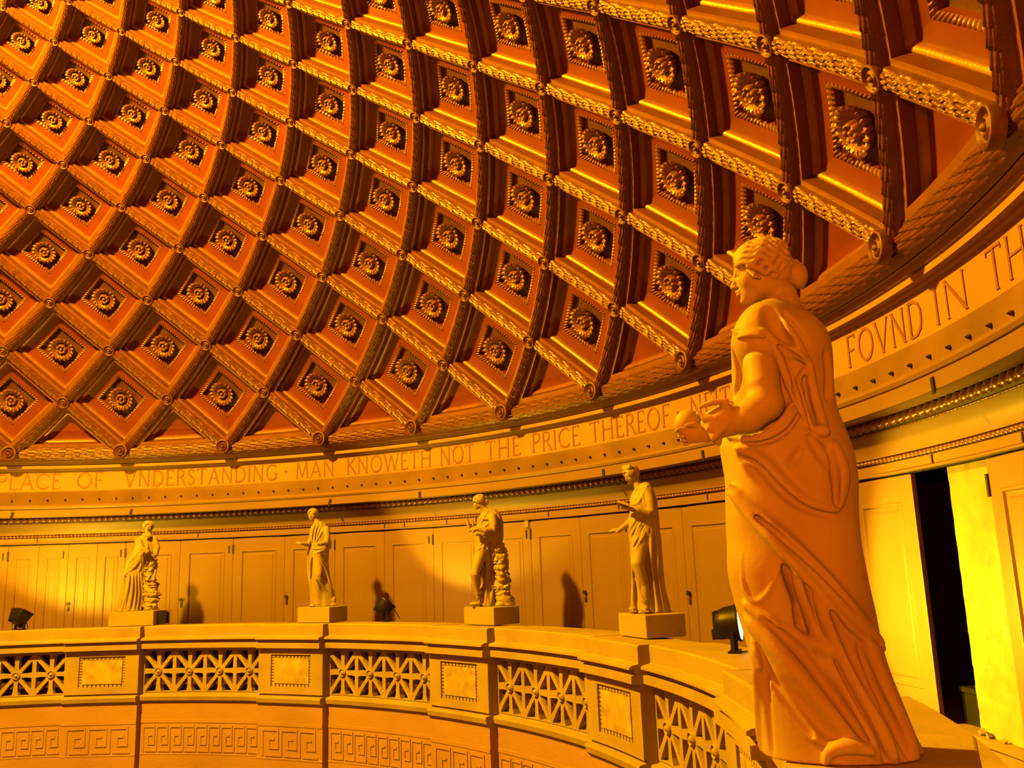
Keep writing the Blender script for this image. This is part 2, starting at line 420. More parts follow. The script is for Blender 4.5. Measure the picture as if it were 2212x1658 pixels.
# ------------------------------------------------------------------ lathed walls, cornice, frieze
def lathe(prof, az0=0, az1=360, n=360, flip=False):
    az = np.linspace(az0, az1, n+1); p = np.asarray(prof, float)
    P = Wn(p[:, 0][:, None], az[None, :], p[:, 1][:, None]); b = MB(); b.grid(P, flip=flip); return b
def arcblock(b, r0, r1, a0, a1, z0, z1, n=None, m=0):
    """solid ring segment"""
    n = n or max(1, int(abs(a1-a0)/1.0)); az = np.linspace(a0, a1, n+1)
    ring = np.array([[r0, z0], [r1, z0], [r1, z1], [r0, z1]])
    P = Wn(ring[:, 0][None, :], az[:, None], ring[:, 1][None, :]); b.grid(P, m, cv=True, flip=True)
    k = b.n-(n+1)*4; b.F.append([k, k+1, k+2, k+3]); b.M.append(m); b.F.append([b.n-1, b.n-2, b.n-3, b.n-4]); b.M.append(m)
fr = lathe([(1.006, -.0135), (1.012, -.0135), (1.012, -.0185), (1.016, -.0190), (1.016, -.0200), (1.013, -.0205), (1.013, -.0255), (1.019, -.0262), (1.019, -.0280), (1.024, -.0285), (1.024, -.0665)])
wf = struct(fr.build('wall_frieze', M['frieze'], None, True)); 
lathe([(1.0238, -.0665), (1.0238, -.092)]).build('shaded_band', M['frieze_shade'], wf, True)  # cornice ledge's shadow on the lower frieze, painted as a darker band
cor = lathe([(1.026, -.092), (1.011, -.092), (1.009, -.0935), (1.0075, -.0965), (1.009, -.0995), (1.0105, -.100), (1.0105, -.1015), (1.008, -.102), (1.008, -.1135), (1.010, -.1142), (1.027, -.1142)])
trim_1 = struct(cor.build('trim_1', M['paint'], None, True))
lathe([(1.027, -.1142), (1.029, -.1145), (1.033, -.1235), (1.036, -.1240)]).build('egg_bed_shade', M['iron'], trim_1, True)  # bed coloured dark to deepen the shade under the cornice
tl = lathe([(1.036, -.1240), (1.037, -.128), (1.041, -.136), (1.0455, -.143), (1.0455, -.1445)])
tl.build('cove', M['paint'], trim_1, True)
lathe([(1.0455, -.1503), (1.046, -.1503), (1.046, -.1585), (1.0445, -.159), (1.0445, -.1605), (1.0485, -.1610)]).build('architrave', M['paint'], trim_1, True)
# egg moulding and bead string: swelling tubes
def beads(name, r, z, rad, az0, az1, step, elong, m, depth=1.0):
    """one string of beads: a lathe whose section swells and shrinks"""
    per = 8; n = int((az1-az0)/step)*per; az = np.linspace(az0, az1, n+1); s = np.abs(np.sin(math.pi*(az-az0)/step))**.6
    t = np.linspace(0, 2*math.pi, 9)[:-1]; rr = rad*(.35+.65*s)
    P = Wn(r-depth*rr[:, None]*np.cos(t)[None, :], az[:, None], z+rr[:, None]*elong*np.sin(t)[None, :])
    b = MB(); b.grid(P, cv=True, flip=True); return b.build(name, m, trim_1, True, ang=0)
beads('egg_string', 1.0285, -.1185, .0042, 0, 180, .62, 1.15, M['egg'])
beads('bead_string', 1.046, -.1475, .0026, 0, 180, .34, 1.0, M['egg'])
beads('small_bead_string', 1.034, -.1242, .0012, 20, 160, .31, 1.0, M['bronze'])
# ---- gallery wall behind the doors
wg = MB(); wg.grid(Wn(np.array([[1.0485], [1.0515], [1.0515], [1.0515]]), np.linspace(0, 360, 361)[None, :], np.array([[-.161], [-.162], [-.1621], [-.1622]])))
wall = struct(wg.build('wall_gallery', M['dark'], None, True))
OPEN0, OPEN1 = 43.6, 49.2
bw = MB()
for a0_, a1_ in ((OPEN1, 360+OPEN0),):
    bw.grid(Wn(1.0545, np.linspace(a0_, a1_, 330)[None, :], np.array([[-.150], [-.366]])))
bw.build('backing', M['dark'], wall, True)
# the dark closet behind the missing door
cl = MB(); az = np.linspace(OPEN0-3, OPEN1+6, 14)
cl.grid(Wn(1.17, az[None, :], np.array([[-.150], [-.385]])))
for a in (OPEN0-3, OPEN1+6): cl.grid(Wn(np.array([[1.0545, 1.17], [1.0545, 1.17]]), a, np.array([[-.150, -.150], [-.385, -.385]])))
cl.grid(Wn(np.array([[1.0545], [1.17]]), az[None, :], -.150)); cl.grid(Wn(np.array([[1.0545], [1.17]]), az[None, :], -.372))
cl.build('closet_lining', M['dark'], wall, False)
fo = MB(); azs = np.linspace(43.4, 46.7, 22); zs = np.linspace(-.162, -.366, 60)
rg = np.random.default_rng(4)
fo.grid(Wn(1.0550+.0002*np.sin(zs[:, None]*260+azs[None, :]*2.1)*np.sin(azs[None, :]*5)+.00012*rg.standard_normal((60, 22)), azs[None, :], zs[:, None]))
fo.build('plastered_reveal', M['foil'], wall, True, ang=0)
sill = lathe([(1.0475, -.3655), (1.0465, -.3665), (1.0465, -.370), (1.049, -.3715), (1.049, -.3845)], 0, 360, 360)
struct(sill.build('baseboard_gallery', M['paint'], None, True))
sb = MB(); arcblock(sb, 1.0465, 1.175, OPEN0-3, OPEN1+6, -.371, -.3656, 12); sb.build('sill_board', M['paint'], bpy.data.objects['baseboard_gallery'])
# ---- floors
fl = MB(); arcblock(fl, .862, 1.075, 0, 360, -.395, -.385, 180); struct(fl.build('floor', M['walk']))
f2 = lathe([(.001, -.95), (1.2, -.95)], 0, 360, 90); o = struct(f2.build('floor_hall', M['hall']))
# ---- door leaves
DH = S*(.3655-.1625)
def door_template(w):
    """one panelled leaf, hinge-side origin at its foot, x along the wall, y outward, z up"""
    b = MB(); h = DH; t = .05
    def rect(x0, x1, z0, z1, y): return [(x0, y, z0), (x1, y, z0), (x1, y, z1), (x0, y, z1)]
    ins = min(.19, w*.24)
    loops = [(0, .0, .0), (.012, .0, -.004), (ins, ins, -.004), (ins+.012, ins+.012, -.012), (ins+.03, ins+.03, -.010), (ins+.045, ins+.045, .010), (ins+.05, ins+.05, .012), (ins+.085, ins+.085, .012), (ins+.10, ins+.10, .004)]
    prev = None; V = []; F = []
    top = .27; bot = .30
    for i, (a, _, y) in enumerate(loops):
        zt = h-(a if a < ins else a+top-ins); zb = (a if a < ins else a+bot-ins)
        V += rect(a+.003, w-a-.003, zb, zt, y)
    for i in range(len(loops)-1):
        for j in range(4): F.append((4*i+j, 4*i+(j+1) % 4, 4*i+4+(j+1) % 4, 4*i+4+j))
    n = 4*(len(loops)-1); F.append((n, n+1, n+2, n+3))
    k = len(V); V += rect(.003, w-.003, 0, h, t)
    for j in range(4): F.append((j, k+j, k+(j+1) % 4, (j+1) % 4))
    b.add(V, [f[::-1] for f in F]); return b
CH = lambda d: 2*S*1.0495*math.sin(math.radians(d)/2)
DW = {5.625: door_template(CH(5.625)), 2.8125: door_template(CH(2.8125)), 5.3: door_template(CH(5.3))}
DM = {}
HZ = (-.375+ZF)*0
def zl(z): return S*(z+.3655)
def place_leaf(n, a_hi, d, hinge, knob):
    """leaf from azimuth a_hi (its left end as seen from the hall) to a_hi-d"""
    p = W(1.0495, a_hi, -.3655); q = W(1.0495, a_hi-d, -.3655); x = (q-p).normalized(); rz = math.atan2(x.y, x.x)
    if d not in DM: DM[d] = DW[d].build(f'door_{n}', M['paint'], None, False); o = DM[d]
    else: o = DM[d].copy(); col.objects.link(o); o.name = f'door_{n}'
    o.location = p; o.rotation_euler = (0, 0, rz); struct(o); wd = CH(d)
    def child(nm, x, z, sx, sz, m, sy=.02, y=-.012, round_=False):
        b = MB()
        if round_: b.cyl((x, -.055, z), (x, 0, z), sx, sx*.6, 14)
        else: b.box((x, y, z), (sx, sy, sz))
        return b.build(nm, m, o)
    if hinge in ('L', 'B'): child('hinge', .0, zl(-.182), .034, .20, M['iron'])
    if hinge in ('R', 'B'): child('hinge_bar', wd-.10, zl(-.182), .022, .155, M['iron'])
    if knob:
        xk = .075 if knob == 'L' else wd-.075
        child('door_knob', xk, zl(-.2695), .038, 0, M['iron'], round_=True); child('keyhole_plate', xk, zl(-.2795), .045, .085, M['iron'])
    return o
n = 0; H0 = 88.2
leaves = []
for j in range(-9, 10):       # pairs between hinge lines
    aR = H0+11.25*j; aL = aR+11.25
    if j == 4:
        leaves += [(aL, 2.8125, 'L', None), (aL-2.8125, 2.8125, 'R', None), (aL-5.625, 2.8125, None, 'L'), (aL-8.4375, 2.8125, 'R', None)]
    elif abs(aR-43.2) < .1:
        leaves += [(aL, 5.3, 'L', None)]
    else: leaves += [(aL, 5.625, 'L', None), (aL-5.625, 5.625, 'R', 'L')]
for a, d, h_, k_ in leaves: n += 1; place_leaf(n, a, d, h_, k_)
# the bright brass hinge at the head of the leaf beside the rock-leaning statue
b = MB(); p = W(1.0475, 88.55, -.1665); b.box(p, (.10, .02, .13), R=np.array(Matrix.Rotation(math.radians(88.4-90), 3, 'Z'))); tag(b.build('brass_latch', M['brass']), 'small bright latch at the head of the door behind the rock-leaning statue', 'latch')

# ------------------------------------------------------------------ inscription
GL = {  # strokes on a unit-high letter: (points, heavy?) ; width
 'P': (.55, [([(.1, 0), (.1, 1)], 1), ([(.1, 1), (.36, 1), (.5, .9), (.52, .76), (.46, .60), (.32, .52), (.1, .50)], 1)]),
 'L': (.52, [([(.1, 1), (.1, 0)], 1), ([(.1, 0), (.5, 0), (.52, .12)], 0)]),
 'A': (.75, [([(.04, 0), (.37, 1)], 0), ([(.37, 1), (.70, 0)], 1), ([(.16, .34), (.59, .34)], 0)]),
 'C': (.78, [([(.74, .84), (.60, .97), (.42, 1), (.22, .92), (.08, .72), (.05, .48), (.10, .26), (.24, .07), (.44, 0), (.62, .03), (.74, .15)], 1)]),
 'E': (.55, [([(.1, 0), (.1, 1)], 1), ([(.1, 1), (.48, 1), (.49, .88)], 0), ([(.1, .52), (.42, .52)], 0), ([(.1, 0), (.50, 0), (.52, .12)], 0)]),
 'O': (.86, [([(.43+.38*math.sin(t), .5+.5*math.cos(t)) for t in np.linspace(0, 2*math.pi, 19)], 1)]),
 'F': (.52, [([(.1, 0), (.1, 1)], 1), ([(.1, 1), (.48, 1), (.49, .88)], 0), ([(.1, .52), (.42, .52)], 0)]),
 'V': (.75, [([(.04, 1), (.37, 0)], 1), ([(.37, 0), (.70, 1)], 0)]),
 'N': (.80, [([(.1, 0), (.1, 1)], 0), ([(.1, 1), (.68, 0)], 1), ([(.68, 0), (.68, 1)], 0)]),
 'D': (.76, [([(.1, 0), (.1, 1)], 1), ([(.1, 1), (.36, 1), (.58, .88), (.68, .68), (.69, .42), (.62, .18), (.42, .02), (.1, 0)], 1)]),
 'R': (.62, [([(.1, 0), (.1, 1)], 1), ([(.1, 1), (.36, 1), (.48, .9), (.5, .76), (.44, .6), (.3, .53), (.1, .52)], 1), ([(.3, .53), (.62, 0)], 1)]),
 'S': (.50, [([(.44, .86), (.34, .98), (.2, 1), (.08, .9), (.07, .74), (.16, .6), (.34, .46), (.45, .3), (.43, .12), (.3, .01), (.16, 0), (.05, .14)], 1)]),
 'T': (.66, [([(.33, 0), (.33, 1)], 1), ([(.03, .88), (.04, 1), (.62, 1), (.63, .88)], 0)]),
 'I': (.22, [([(.11, 0), (.11, 1)], 1)]),
 'G': (.80, [([(.74, .84), (.60, .97), (.42, 1), (.22, .92), (.08, .72), (.05, .48), (.10, .26), (.24, .07), (.44, 0), (.62, .03), (.72, .10), (.72, .42)], 1), ([(.58, .42), (.80, .42)], 0)]),
 'M': (.92, [([(.1, 0), (.16, 1)], 0), ([(.16, 1), (.46, .05)], 1), ([(.46, .05), (.76, 1)], 0), ([(.76, 1), (.84, 0)], 1)]),
 'K': (.66, [([(.1, 0), (.1, 1)], 1), ([(.1, .46), (.56, 1)], 0), ([(.24, .62), (.64, 0)], 1)]),
 'W': (1.1, [([(.04, 1), (.30, 0)], 1), ([(.30, 0), (.55, .95)], 0), ([(.55, .95), (.80, 0)], 1), ([(.80, 0), (1.06, 1)], 0)]),
 'H': (.80, [([(.1, 0), (.1, 1)], 1), ([(.68, 0), (.68, 1)], 1), ([(.1, .52), (.68, .52)], 0)]),
 '.': (.2, [([(.02, .5), (.18, .5)], 1)]),
}
def letters(text, aL, aR, name, label, z0=-.0618, z1=-.0342):
    gaps = .14; tot = sum(GL[c][0] for c in text)+gaps*(len(text)-1); b = MB()
    k = (aL-aR)/tot; h = z1-z0; x0 = 0
    for ch in text:
        wd, st = GL[ch]
        for pts, heavy in st:
            P = np.array(pts, float); wdt = .095 if heavy else .06
            # thick strokes sampled every small step so that they bend with the wall
            Q = [P[0]]
            for a_, b_ in zip(P[:-1], P[1:]):
                m_ = max(1, int(np.hypot(*(b_-a_))/.15)); Q += [a_+(b_-a_)*(i+1)/m_ for i in range(m_)]
            Q = np.array(Q); T = np.gradient(Q, axis=0)*[k*S*math.pi/180*1.0238/(h*S), 1]; T /= np.linalg.norm(T, axis=1)[:, None]; N = np.stack([-T[:, 1], T[:, 0]], -1)
            asp = h/(k*math.pi/180*1.0238)
            A_ = Q+N*[asp, 1]*wdt/2; B_ = Q-N*[asp, 1]*wdt/2
            ribs = []
            for X, rr in ((A_, 1.0236), (A_, 1.0232), (B_, 1.0232), (B_, 1.0236)):
                ribs.append(Wn(rr, aL-k*(x0+X[:, 0]), z0+h*X[:, 1]))
            b.grid(np.array(ribs).transpose(1, 0, 2), cv=True)
            if len(pts) <= 4:      # serifs
                for e in (Q[0], Q[-1]):
                    if e[1] in (0., 1.):
                        s = .085 if heavy else .07
                        V = [(e[0]-s*asp, e[1]-.022), (e[0]+s*asp, e[1]-.022), (e[0]+s*asp, e[1]+.022), (e[0]-s*asp, e[1]+.022)]
                        b.add([Wn(1.0231, aL-k*(x0+v[0]), z0+h*v[1]) for v in V], [(0, 3, 2, 1)])
        x0 += wd+gaps
    o = b.build(name, M['letter']); tag(o, label, 'inscription', 'words of the inscription on the frieze'); return o
for wtxt, aL, aR in (('PLACE', 145.6, 139.5), ('OF', 137.9, 135.3), ('VNDERSTANDING', 133.1, 116.5), ('MAN', 114.4, 109.9), ('KNOWETH', 108.45, 98.4), ('NOT', 97.35, 93.3), ('THE', 91.9, 87.7), ('PRICE', 86.3, 80.6), ('THEREOF', 79.4, 70.1), ('NEITHER', 67.8, 59.2), ('FOVND', 51.1, 44.0), ('IN', 43.0, 40.0), ('THE', 38.4, 34.0)):
    lab = 'brown Roman capitals on the curved frieze reading '+wtxt
    if wtxt == 'THE': lab += (' between the words NOT and PRICE' if aL > 60 else ' at the right edge after IN')
    letters(wtxt, aL, aR, 'inscription_word', lab)
for a, l in ((115.5, 'between VNDERSTANDING and MAN'), (69.2, 'after THEREOF')):
    b = MB(); b.cyl(W(1.0242, a, -.048), W(1.023, a, -.048), .022, .022, 12); tag(b.build('inscription_point', M['letter']), 'small round point of the inscription '+l, 'inscription')
# ---- lamp sockets along the foot of the frieze
b = MB(); b.cyl((0, 0.03, 0), (0, -.022, 0), .024, .020, 12); b.cyl((0, -.022, 0), (0, -.045, 0), .014, .006, 10)
so = b.build('lamp_socket', M['iron'], None, True); first = True
for q in range(0, 76):
    a = 40.36+1.7*q-8.5
    if a < 33: continue
    o = so if first else dup(so); first = False
    o.location = W(1.0236, a, -.0825); o.rotation_euler = (0, 0, math.radians(a+90-180))
    o.rotation_euler = (0, 0, math.radians(a-90))
    tag(o, 'small dark lamp socket in the row along the foot of the inscribed frieze', 'lamp socket', 'dark sockets along the foot of the frieze')
# ---- strips of dark tape on the cornice and the thin ones over the doors
tl_ = [(131.9, 'above the leftmost statue'), (143.65, 'at its far left end'), (109.8, 'above the second statue from the left'), (99.1, 'above the middle floodlight'), (77.0, 'left of the crowned statue head'), (65.5, 'just left of the great statue'), (42.0, 'right of the great statue')]
for q, (a, l) in enumerate(tl_):
    b = MB(); Rz = np.array(Matrix.Rotation(math.radians(a-90), 3, 'Z') @ Matrix.Rotation(math.radians(14 if a > 100 else -4), 3, 'Y')); b.box(W(1.0070, a, -.1105), (.05, .012, .145), R=Rz)
    tag(b.build('tape_strip', M['tape']), 'short strip of dark tape on the cornice, '+l, 'tape', 'dark tape strips on the cornice')
for a, l in [(141.8, 'leftmost of them'), (125.7, 'right of the leftmost statue'), (104.9, 'left of two near the middle floodlight'), (102.6, 'right of two near the middle floodlight'), (97.7, 'just left of the rock-leaning statue'), (94.3, 'beside the head of the rock-leaning statue'), (85.9, 'right of the rock-leaning statue'), (77.9, 'left of the crowned statue'), (68.2, 'between the crowned statue and the great statue'), (46.9, 'right of the great statue, above the open closet'), (40.0, 'at the right edge of the wall')]:
    b = MB(); b.box(W(1.0455, a, -.1545), (.022, .01, .085), R=np.array(Matrix.Rotation(math.radians(a-90), 3, 'Z')))
    tag(b.build('paint_mark', M['iron']), 'thin dark mark above the doors, '+l, 'mark', 'thin marks above the doors')

# ------------------------------------------------------------------ balustrade
RET = [35.3+22.5*k-22.5 for k in range(0, 16)]       # right-hand return of each pedestal
def is_ped(a): return any((a-r) % 360 < 8.15 for r in RET)
DR = .0115
def stepped(prof, name, m, parent=None, amin=0, amax=360):
    """lathe that steps forward at every pedestal"""
    b = MB(); az = []
    for r in sorted(x % 360 for x in RET): pass
    st = sorted([x for x in RET]); st = st+[st[0]+360]
    for i in range(16):
        a0_, a1_, a2_ = st[i], st[i]+8.15, st[i+1]
        for (x, y, dr) in ((a0_, a1_, DR), (a1_, a2_, 0)):
            p = np.asarray(prof, float); azs_ = np.linspace(x, y, max(2, int((y-x)/.75)+1))
            b.grid(Wn(p[:, 0][:, None]-dr, azs_[None, :], p[:, 1][:, None]))
        for x, s_ in ((a0_, 1), (a1_, -1)):
            p = np.asarray(prof, float)
            P = np.stack([Wn(p[:, 0], x, p[:, 1]), Wn(p[:, 0]-DR, x, p[:, 1])]); b.grid(P)
    return b.build(name, m, parent, True, ang=30)
cop = stepped([(.925, -.318), (.925, -.3065), (.880, -.3050), (.857, -.3045), (.8555, -.306), (.8555, -.3205), (.8545, -.3215), (.849, -.3225), (.846, -.3240), (.846, -.3262), (.8515, -.3266), (.8500, -.3290), (.8530, -.3296), (.8530, -.3310), (.8475, -.3316), (.8475, -.3388), (.8500, -.3395), (.868, -.3400)], 'balustrade_coping', M['stone'])
tag(cop, 'long curved cream stone coping of the gallery balustrade', 'balustrade coping')
# the inside parapet face towards the walkway
ib = lathe([(.9, -.318), (.868, -.34), ], 0, 360, 180); ib.build('coping_underside', M['stone'], cop, True)
bm_ = stepped([(.866, -.4055), (.8595, -.4060), (.8580, -.4085), (.851, -.4095), (.850, -.4120), (.8515, -.4180), (.8550, -.4215), (.8560, -.4225)], 'balustrade_base_moulding', M['stone'])
tag(bm_, 'curved stone base moulding under the pierced panels of the balustrade', 'base moulding')
dr = stepped([(.8560, -.4225), (.8560, -.447), (.8555, -.4472), (.8555, -.4520), (.8563, -.4524), (.8563, -.4965), (.8555, -.4969), (.8555, -.499), (.8560, -.4995), (.8560, -.95)], 'wall_drum', M['stone_low'])
struct(dr)
# greek key in low relief on the drum
def ribbon(b, pts, wdt, a_of, z_of, r0, r1):
    P = np.array(pts, float)
    for a_, c_ in zip(P[:-1], P[1:]):
        x0, x1 = sorted((a_[0], c_[0])); y0, y1 = sorted((a_[1], c_[1])); x0 -= wdt/2; x1 += wdt/2; y0 -= wdt/2; y1 += wdt/2
        V = [Wn(r, a_of(x), z_of(y)) for r in (r0, r1) for (x, y) in ((x0, y0), (x1, y0), (x1, y1), (x0, y1))]
        b.add(V, [(4, 7, 6, 5), (0, 4, 5, 1), (1, 5, 6, 2), (2, 6, 7, 3), (3, 7, 4, 0)])
def key_panel(b, aL, aR, count, dr_):
    r0 = .8565-dr_; r1 = .8551-dr_
    unit = (aL-aR)/(count*6.0)
    for j in range(count):
        def a_of(x, j=j): return aL-unit*(6*j+x)
        def z_of(y): return -.4935+y*.0064
        pts = [(.3, 0), (.3, 5.6), (5.2, 5.6), (5.2, 1.6), (2.4, 1.6), (2.4, 3.6), (3.8, 3.6)] if True else []
        ribbon(b, pts, .42, a_of, z_of, r0, r1)
        ribbon(b, [(1.3, 0), (1.3, 4.5), (4.2, 4.5), (4.2, 2.6), (3.4, 2.6)][:0]+[(1.3, .0), (5.9, .0)], .42, a_of, z_of, r0, r1)
for k in range(0, 7):
    b = MB(); key_panel(b, RET[k]+7.6, RET[k]+.6, 3, DR); key_panel(b, RET[k]+22.1, RET[k]+8.6, 9, 0)
    b.build('greek_key_band', M['stone_low'], dr)
# joints of the drum stones
# ---- pedestals of the balustrade
pos_names = {0: 'hidden below the great statue at the right', 1: 'at the right, beside the great statue', 2: 'below the crowned statue', 3: 'below the rock-leaning statue', 4: 'below the second statue from the left', 5: 'below the leftmost statue', 6: 'at the far left end'}
ZT, ZB = -.3398, -.4058
SQ = (S*.844)
def pedestal(k):
    r = RET[k]; rin = .8555-DR; b = MB()
    # die with sunk square: build ring of arcblocks around the sinking
    aL, aR = r+8.15, r; mid = (aL+aR)/2
    arcblock(b, rin+.006, .885, aR, aL, ZB, ZT, 8)
    w1 = 2.55; zc_ = -.3725; h1 = .0235
    arcblock(b, rin, rin+.0062, mid+w1, aL, ZB, ZT, 4); arcblock(b, rin, rin+.0062, aR, mid-w1, ZB, ZT, 4)
    arcblock(b, rin, rin+.0062, mid-w1, mid+w1, zc_+h1, ZT, 5); arcblock(b, rin, rin+.0062, mid-w1, mid+w1, ZB, zc_-h1, 5)
    o = b.build('pedestal', M['stone']); tag(o, 'stone balustrade pedestal with marble plaque, '+pos_names[k], 'pedestal', 'pedestals of the balustrade')
    # carved border
    f = MB(); per = 11; arcblock(f, rin+.0040, rin+.0064, mid-w1, mid+w1, zc_-h1, zc_+h1, 3)
    for (x0, x1, y0, y1) in ((-w1, w1, h1-.0045, h1), (-w1, w1, -h1, -h1+.0045), (-w1, -w1+.32, -h1, h1), (w1-.32, w1, -h1, h1)):
        horiz = (x1-x0) > 1; nn = per
        for q in range(nn):
            if horiz: a0_, a1_ = mid+x0+(x1-x0)*q/nn, mid+x0+(x1-x0)*(q+.72)/nn; z0, z1 = y0, y1
            else: a0_, a1_ = mid+x0, mid+x1; z0 = y0+(y1-y0)*q/nn; z1 = y0+(y1-y0)*(q+.72)/nn
            arcblock(f, rin+.0022, rin+.0065, a0_, a1_, zc_+z0, zc_+z1, 1)
    f.build('carved_border', M['stone'], o)
    p = MB(); arcblock(p, rin+.0012, rin+.0064, mid-w1+.36, mid+w1-.36, zc_-h1+.0052, zc_+h1-.0052, 4)
    pl = p.build('marble_plaque', M['plaque'], o); pl['label'] = 'mottled pale marble plaque'
    return o
for k in range(0, 7): pedestal(k)
# ---- pierced star panels
def star_panel(k):
    r = RET[k]; aL, aR = r+22.5, r+8.15; R0, R1 = .8580, .8690
    n = 4; wd = (aL-aR)/n; zt, zb = -.3440, -.4050; zc_ = (zt+zb)/2; hh = (zt-zb)/2
    fr_ = MB(); arcblock(fr_, R0, R1, aR, aL, zt, -.3398, 14); arcblock(fr_, R0, R1, aR, aL, -.4060, zb, 14)
    for q in range(n+1):
        c_ = aL-q*wd; e = .21
        arcblock(fr_, R0, R1, max(c_-e, aR), min(c_+e, aL), zb, zt, 1)
    left = {0: 'pedestals hidden behind the great statue', 1: 'the crowned and the great statue', 2: 'the crowned statue and the rock-leaning statue', 3: 'the bent-knee statue and the rock-leaning one', 4: 'the two leftmost statues', 5: 'the leftmost statue and the left edge', 6: 'far left'}[k]
    o = fr_.build('pierced_panel', M['stone']); tag(o, 'stone panel pierced with four stars, between '+left, 'balustrade panel', 'pierced star panels of the balustrade')
    ux = math.radians(wd)*R0/2
    for q in range(n):
        ac = aL-(q+.5)*wd; g = MB()
        def bar(ang, L, w0, w1, rb0=R0+.0002, rb1=R1-.001):
            d = np.array([math.cos(ang), math.sin(ang)]); nrm = np.array([-d[1], d[0]]); P = []
            for s_, ww in ((.006, w1), (.35*L+.004, w0), (.8*L, w1), (L, w1*1.5)):
                P.append(d*s_+nrm*ww/2); 
            for s_, ww in reversed(((.006, w1), (.35*L+.004, w0), (.8*L, w1), (L, w1*1.5))): P.append(d*s_-nrm*ww/2)
            V = [Wn(rr, ac-math.degrees(p_[0]/R0), zc_+p_[1]) for rr in (rb0, rb1) for p_ in P]; m_ = len(P)
            g.add(V, [tuple(range(m_))[::-1], tuple(range(m_, 2*m_))]+[(j, (j+1) % m_, m_+(j+1) % m_, m_+j) for j in range(m_)])
        for ang, L in ((0, ux), (math.pi, ux), (math.pi/2, hh), (-math.pi/2, hh)): bar(ang, L, .0060, .0072)
        dg = math.atan2(hh, ux); Ld = math.hypot(hh, ux)
        for ang in (dg, math.pi-dg, -dg, math.pi+dg): bar(ang, Ld, .0050, .0062)
        # arched foot rail between the spokes
        st = g.build('star_tracery', M['stone'], o)
        bs = MB(); t = np.arange(20)*2*math.pi/20; P = []
        for rr, dp in ((.0060, .004), (.0062, -.0016), (.0052, -.0028), (.0044, -.0010), (.0036, -.0006), (.0030, -.0018), (.0019, -.0032), (.0002, -.0036)):
            P.append(Wn(R0+dp, ac-np.degrees(rr*np.cos(t)/R0), zc_+rr*np.sin(t)))
        bs.grid(np.array(P), cv=True, flip=True); bs.build('star_boss', M['stone'], st, True, ang=50)
for k in range(0, 6): star_panel(k)
# walkway parapet backing, coloured dark for the shade seen through the piercings
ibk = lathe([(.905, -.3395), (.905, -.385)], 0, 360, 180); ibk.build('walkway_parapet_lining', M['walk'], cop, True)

# ------------------------------------------------------------------ floodlights on the coping
def flood(loc, yaw, pitch, label, power, kind_box=False, beam=110, aim=None, sz=1.0):
    """housing pivots on a yoke; yaw = horizontal facing of the glass, pitch = its elevation"""
    t = empty('floodlight', loc); tag(t, label, 'floodlight', 'floodlights on the balustrade coping')
    Rm = np.array(Matrix.Rotation(yaw, 3, 'Z') @ Matrix.Rotation(-pitch, 3, 'Y')) # local +x = beam
    c0 = np.array([0, 0, .29*sz])
    def L(p): return (np.asarray(p)*sz)@Rm.T+c0
    b = MB(); P = []
    # round-backed drum: half dome behind a rim
    for x, r in ((-.20, .02), (-.19, .09), (-.15, .145), (-.08, .175), (0, .19), (.05, .20), (.055, .21), (.075, .21), (.075, .19)):
        tt = np.arange(28)*2*math.pi/28
        if kind_box: rr = r*1.05/np.maximum(np.abs(np.cos(tt)), np.abs(np.sin(tt)))**.85
        else: rr = r+0*tt
        P.append(L(np.stack([np.full(28, x), rr*np.cos(tt), rr*np.sin(tt)*(.72 if kind_box else .9)], -1)))
    b.grid(np.array(P), cv=True, flip=False)
    for q in range(-2, 3): b.box(L((-.12, q*.05, 0)), (.12*sz, .006, .25*sz), R=Rm)
    b.build('housing', M['black'], t, True)
    g = MB(); P = []
    for x, r in ((.072, .19), (.078, .12), (.082, .001)):
        tt = np.arange(28)*2*math.pi/28
        rr = r*1.05/np.maximum(np.abs(np.cos(tt)), np.abs(np.sin(tt)))**.85 if kind_box else r+0*tt
        P.append(L(np.stack([np.full(28, x), rr*np.cos(tt), rr*np.sin(tt)*(.72 if kind_box else .9)], -1)))
    g.grid(np.array(P), cv=True, flip=False); ln = g.build('glass', M['lens'], t, True); ln['label'] = 'glowing white glass'
    y = MB(); sd = np.array([-math.sin(yaw), math.cos(yaw), 0.])
    for s_ in (-1, 1): y.box(sd*s_*.15*sz+[0, 0, .14*sz], (.035*sz, .035*sz, .28*sz), R=np.array(Matrix.Rotation(yaw, 3, 'Z')))
    y.box((0, 0, .012), (.10*sz, .33*sz, .02), R=np.array(Matrix.Rotation(yaw, 3, 'Z'))); y.box(c0+Rm@np.array([-.14, 0, -.10])*sz, (.14*sz, .16*sz, .10*sz), R=Rm)
    y.build('yoke', M['black'], t)
    cb = MB(); u = np.linspace(0, 1, 12); out = np.array([math.cos(math.atan2(loc[1], loc[0])), math.sin(math.atan2(loc[1], loc[0])), 0])
    cab = np.array([[0, 0, .2]])*sz*(1-u[:, None])+out*(.42*u[:, None])+np.array([0, 0, 1])*(.10*np.sin(u*math.pi)[:, None])*sz+[0, 0, .012]
    cb.tube(cab, .008, 6); cb.build('cable', M['black'], t)
    lp = L((.13, 0, 0))+np.array(loc); d = Rm@np.array([1, 0, 0.])
    tg = lp+d if aim is None else np.array(aim)
    lamp('floodlight_beam', 'SPOT', tuple(lp), power, GOLD, .10, tuple(tg), beam, .35)
    return t
def azd(a): return math.radians(a)
FL_Z = -.3055
flood(tuple(W(.905, 140.0, FL_Z)), azd(100), azd(62), 'black box-shaped floodlight on the coping at the left edge', 800, True, 150)
flood(tuple(W(.925, 99.4, FL_Z)), azd(60), azd(55), 'black round-backed floodlight alone on the coping between two middle statues', 440, False, 110)
